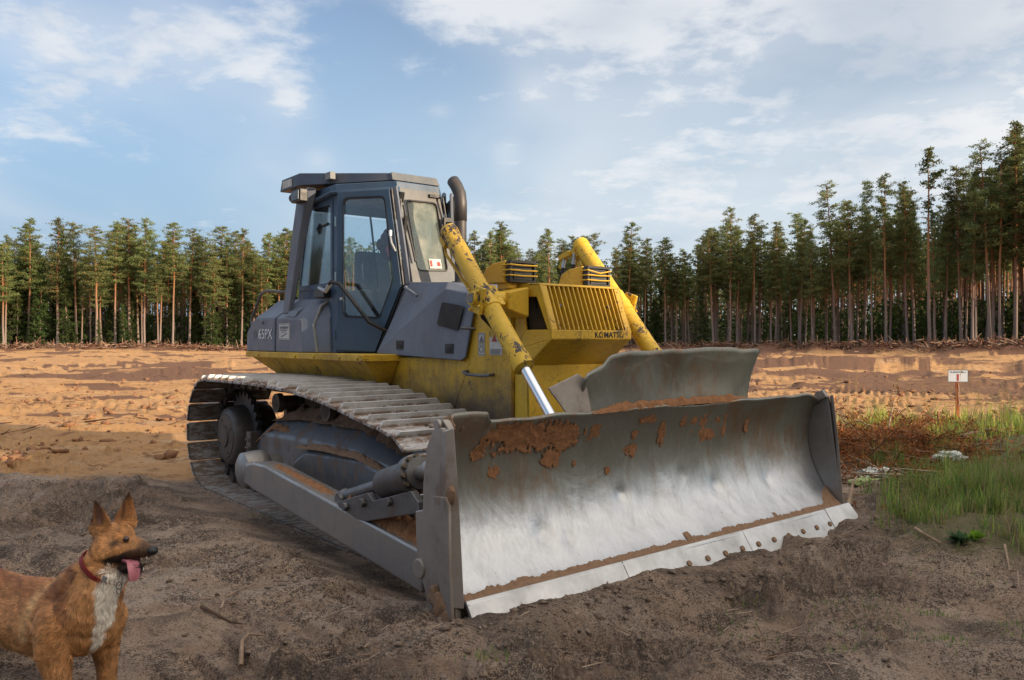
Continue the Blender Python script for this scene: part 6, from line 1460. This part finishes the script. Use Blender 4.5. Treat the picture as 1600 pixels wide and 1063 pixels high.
def coat(P):
    """fur colour and length by place on the body"""
    X, Y, Z = P[:,0]+DX, P[:,1]+DY, P[:,2]; n_ = fbm(X*1.0+Y*.3, Z*1.0+Y, 14, 4); n2_ = fbm(X*2+Y, Z, 45, 3, ox=9)
    s = lambda v, a, b: sstep(v, a, b)
    col = np.tile([.42,.205,.080], (len(X),1)); L = np.full(len(X), .023)
    def lay(m, c):
        nonlocal col; m = np.clip(m, 0, 1)[:,None]; col = col*(1-m)+np.array(c)*m
    lay(s(Z+n_*.06, .38, .50)*(X < -1.70)*.85, (.20,.075,.028))           # reddish back
    lay(s(n_, .05, .45)*.25, (.60,.34,.14)); lay(s(-n_, .05, .45)*.18, (.27,.115,.04))
    lay(s(.31-Z+n_*.04, 0, .06)*(X < -1.8)*.5, (.50,.30,.13))            # paler belly
    sh = np.exp(-(((X+1.905)-(Z-.38)*.25)/.022)**2)*s(Z,.26,.34)*(1-s(Z,.47,.53)); lay(sh*.55, (.60,.40,.20))
    chestmid = np.exp(-(((X-Y*.15+1.56+.497)/.055))**2)
    # white blaze down the front of neck and chest
    ax0 = np.interp(Z, [.40,.52,.60], [-1.70,-1.66,-1.61]); ang = np.arctan2(Y-3.262, X-ax0); wid = np.interp(Z, [.27,.34,.42,.52,.60], [.16,.28,.36,.48,.8])
    wm = s(1-np.abs((ang+.60)/wid)+n_*.4, 0, .40)*s(Z, .27, .32)*(1-s(Z, .595, .625))*(X > -1.66); lay(wm*.97, (.86,.80,.70))
    hd = s(Z, .60, .64)*(X > -1.75)
    lay(hd*.65, (.50,.235,.085)); lay(hd*np.exp(-((X+1.585)/.03)**2-((Z-.675)/.022)**2)*.5, (.60,.34,.15)); lay(hd*np.exp(-((X+1.51)/.035)**2-((Z-.705)/.012)**2)*.5, (.55,.27,.11)); lay(hd*s(X, -1.70, -1.64)*(1-s(X,-1.62,-1.58))*s(Z,.64,.70)*.0, (.2,.1,.05))
    mz = s(X + n_*.012, -1.600, -1.578)*(1-s(Z-(X+1.565)*.24+n_*.006, .654, .666))*hd; lay(mz*.97, (.018,.015,.016))      # dark muzzle sides
    lay(s(X, -1.48, -1.455)*hd*.9, (.05,.035,.03)); lay(hd*np.exp(-((X+1.55)/.020)**2-((Z-.704)/.012)**2)*.85, (.05,.025,.015)); lay(s(X,-1.57,-1.52)*(Z < .648)*(Z > .585)*.96, (.016,.012,.014))
    lay(np.exp(-((X+1.545)/.012)**2-((Z-.706)/.008)**2)*(Y < 3.25)*.85, (.05,.03,.02))
    lay(s(X,-1.53,-1.48)*hd*.45, (.16,.08,.04)); lay(hd*s(Z,.70,.75)*.35, (.24,.105,.04))
    er = s(Z, .765, .785); lay(er*.55, (.30,.13,.05)); lay(er*np.exp(-((X+1.628)/.020)**2)*(Y < 3.24)*.8, (.10,.055,.045)); lay(er*np.exp(-((X+1.630)/.008)**2-((Z-.79)/.025)**2)*(Y < 3.24)*.6, (.34,.17,.15)); lay(s(Z,.835,.865)*.8, (.06,.035,.025)); lay(er*s(-X,1.660,1.668)*.85, (.045,.028,.02)); lay(er*s(X, -1.545,-1.535)*.3, (.5,.3,.2)); lay(er*np.exp(-((X+1.578)/.007)**2)*.7,(.06,.04,.03))
    lay(np.exp(-((X+1.645)/.02)**2-((Z-.70)/.035)**2)*.6, (.12,.055,.025))
    L = np.where(hd > .5, .014, L); L = np.where((X > -1.53) & (Z > .6), .005, L); L = np.where(Z > .765, .006, L); L = np.where((Z > .44) & (Z < .62) & (X > -1.82) & (X < -1.5), .032, L); L = np.where((Z < .22), .018, L)
    L = np.where((Z < .27) & (Z > .20) & (X < -1.85), .034, L); L = np.where(wm > .5, .032, L)
    col = col*(1+n2_[:,None]*.25)*np.where(wm[:,None] > .4, 1.05, 1.35)
    return col, L
ccol_, _ = coat(P0)
# open mouth interior sits between muzzle and jaw
a_ = bme.attributes.new('col', 'FLOAT_COLOR', 'POINT'); a_.data.foreach_set('color', np.concatenate([ccol_*.8, np.ones((nv,1))], 1).astype(np.float32).ravel())
m, t, p, co = new_mat('dog_coat'); c_ = t.node('ShaderNodeAttribute', attribute_name='col').outputs['Color']
setp(t, p, Base_Color=t.mix(t.ramp(t.noise(t.scale(co,(1,1,.4)), 160, 3, .6), .35, .65, 0, .35), c_, (.05,.03,.02)), Roughness=.75, Specular_IOR_Level=.25); bump(t, p, t.noise(t.scale(co,(1,1,.35)), 170, 4, .7), .5, .006); M['coat'] = m
bme.materials.clear(); bme.materials.append(m)
bo = bpy.data.objects.new('body', bme); COL.objects.link(bo); bo.parent = DG
# fur: short tapering hairs following the lie of the coat
tl = len(bme.polygons); bme.calc_loop_triangles(); nt_ = len(bme.loop_triangles); T_ = np.empty(nt_*3, np.int32); bme.loop_triangles.foreach_get('vertices', T_); T_ = T_.reshape(-1,3)
A3 = P0[T_]; ar = np.linalg.norm(np.cross(A3[:,1]-A3[:,0], A3[:,2]-A3[:,0]), axis=1)/2
rf = np.random.default_rng(77); vis = (A3[:,:,0].mean(1)+DX > -2.32); wgt = ar*vis*np.where(A3[:,:,2].mean(1) > .6, 2.2, 1.0); nh = 150000
ti = rf.choice(nt_, nh, p=wgt/wgt.sum()); u = rf.random((nh,2)); fl_ = u.sum(1) > 1; u[fl_] = 1-u[fl_]; w3 = np.stack([1-u.sum(1), u[:,0], u[:,1]], -1)
Pt = (A3[ti]*w3[:,:,None]).sum(1); Nt = (Nn[T_[ti]]*w3[:,:,None]).sum(1); Nt /= np.linalg.norm(Nt, axis=1, keepdims=True)
hc, hl = coat(Pt); X_, Z_ = Pt[:,0]+DX, Pt[:,2]
flow = np.tile([-.80,.35,-.50], (nh,1)); hd_ = Z_ > .60; flow[hd_] = [-.95,.1,-.15]; ch_ = (X_ > -1.72) & (Z_ < .6); flow[ch_] = [-.15,.05,-1.0]; flow[Z_ < .28] = [-.2,.0,-1]; flow[Z_ > .765] = [-.1,0,1]
clump = np.stack([fbm(Pt[:,0],Pt[:,2],26,2,ox=3),fbm(Pt[:,1]+Pt[:,0],Pt[:,2],26,2,ox=33),fbm(Pt[:,0],Pt[:,2],26,2,ox=63)],-1)*.95; cvar = 1+.55*fbm(Pt[:,0]*1.3+Pt[:,1],Pt[:,2],60,3,.6,ox=13)
flow = flow+clump+rf.normal(size=(nh,3))*.18; flow -= Nt*(flow*Nt).sum(1)[:,None]; flow /= np.linalg.norm(flow,axis=1,keepdims=True)+1e-9
dir_ = flow*.93+Nt*.30; dir_ /= np.linalg.norm(dir_,axis=1,keepdims=True); hl = hl*rf.uniform(.55,1.25,nh); sd = np.cross(dir_, Nt); sd /= np.linalg.norm(sd,axis=1,keepdims=True)+1e-9
wv = np.where(hl < .012, .0008, .0013)[:,None]; base_ = Pt-Nt*.001; tip_ = base_+dir_*hl[:,None]; mid = base_+dir_*hl[:,None]*.5+Nt*hl[:,None]*.07
V = np.stack([base_-sd*wv, base_+sd*wv, mid+sd*wv*.8, mid-sd*wv*.8, tip_],1).reshape(-1,3); k = np.arange(nh)*5
F = np.concatenate([np.stack([k,k+1,k+2],-1), np.stack([k,k+2,k+3],-1), np.stack([k+3,k+2,k+4],-1)])
hcv = np.repeat(hc*rf.uniform(.70,1.32,(nh,1))*cvar[:,None], 5, 0)
m, t, p, co = new_mat('dog_hair'); setp(t, p, Base_Color=t.node('ShaderNodeAttribute', attribute_name='col').outputs['Color'], Roughness=.55, Specular_IOR_Level=.35); M['hair'] = m
soup('fur', V, F, m, DG, hcv)
# eyes, nose, mouth, tongue, teeth, collar
M['eye'] = plain('dog_eye', (.035,.015,.008), .06, 0, .1, .8); M['nose'] = plain('dog_nose', (.012,.012,.013), .35, 0, .2); M['tongue'] = plain('dog_tongue', (.62,.22,.27), .38, 0, .25); M['collar'] = plain('red_collar', (.26,.016,.014), .55, 0, .3); M['tooth'] = plain('tooth', (.75,.72,.62), .4); M['mouth'] = plain('mouth_inside', (.05,.012,.014), .5)
MB().ball(px3(197,841,3.219), .0118, 10).build('eye', M['eye'], DG, smooth=True); MB().ball(dp(-1.528,3.306,.712), .010, 10).build('eye', M['eye'], DG, smooth=True)
ns = MB().ball(px3(238,859,3.236), .0205, 10, (1.0,1.15,.85)); ns.build('nose', M['nose'], DG, smooth=True)
MB().hexa([dp(-1.575,3.235,.622),dp(-1.48,3.222,.618),dp(-1.48,3.262,.618),dp(-1.575,3.285,.622)], [dp(-1.575,3.235,.652),dp(-1.475,3.222,.648),dp(-1.475,3.262,.648),dp(-1.575,3.285,.652)]).build('mouth', M['mouth'], DG, bevel=.005)
tg = []
for k, (px, py, D, w_, th_) in enumerate(((184,873,3.235,.010,.007),(193,872,3.228,.017,.008),(201,874,3.218,.021,.009),(207,880,3.208,.023,.009),(209,890,3.203,.023,.008),(209,899,3.203,.021,.007),(208,906,3.205,.013,.005))):
    c = px3(px, py, D); dn = [(1,0,.15),(1,0,0),(.8,0,-.5),(.35,0,-1),(.1,0,-1),(0,0,-1),(0,0,-1)][k]; dv = V3(dn).normalized(); sdv = V3((-.62,-.55,.0)) if k > 2 else V3((-.15,-1,0)); sdv = (sdv-dv*sdv.dot(dv)).normalized(); up_ = dv.cross(sdv)
    tg.append([c+sdv*w_*math.cos(a)+up_*(th_*math.sin(a)-.005*math.cos(2*a)) for a in [2*math.pi*i/14 for i in range(14)]])
MB().loft(tg).build('tongue', M['tongue'], DG, smooth=True)
tt_ = MB()
for (px,py,D,h_) in ((184,868,3.222,-.009),(224,889,3.215,.010),(229,868,3.222,-.011),(190,869,3.22,-.006)): c = px3(px,py,D); tt_.cyl(c, c+V3((0,0,h_)), .003, .0008, 6)
tt_.build('teeth', M['tooth'], DG, smooth=True)
nc = dp(-1.622,3.262,.592); ax_ = V3((.62,-.05,.80)).normalized(); e1 = V3((0,1,0)); e1 = (e1-ax_*e1.dot(ax_)).normalized(); e2 = ax_.cross(e1); rings = []
for i in range(40):
    a = 2*math.pi*i/40; rr_ = .0985; d_ = e1*math.cos(a)*.98+e2*math.sin(a)*1.02; c = nc+d_*rr_ - ax_*.0; rings.append([c+ax_*.0085+d_*.003, c-ax_*.0085+d_*.003, c-ax_*.0085-d_*.003, c+ax_*.0085-d_*.003])
rings.append(rings[0]); cl_o = MB().loft(rings, cap=False).build('collar', M['collar'], DG, smooth=False)
q = nc + (e1*-math.cos(.25)+e2*.25)*.121
MB().obox(px3(163,903,3.158), (.020,.006,.024), (0,.4,-.2)).build('collar_buckle', M['ltsteel'], cl_o, bevel=.002)
rg_ = MB(); c0 = px3(186,913,3.178)
for (o2, r_) in ((0,.011),(-.022,.008)):
    pts = [c0+V3((r_*math.cos(a), -.003, r_*1.3*math.sin(a)+o2)) for a in [2*math.pi*i/14 for i in range(15)]]; rg_.tube(pts, .0018, 6)
rg_.build('collar_ring', M['dark_steel'], cl_o, smooth=True)
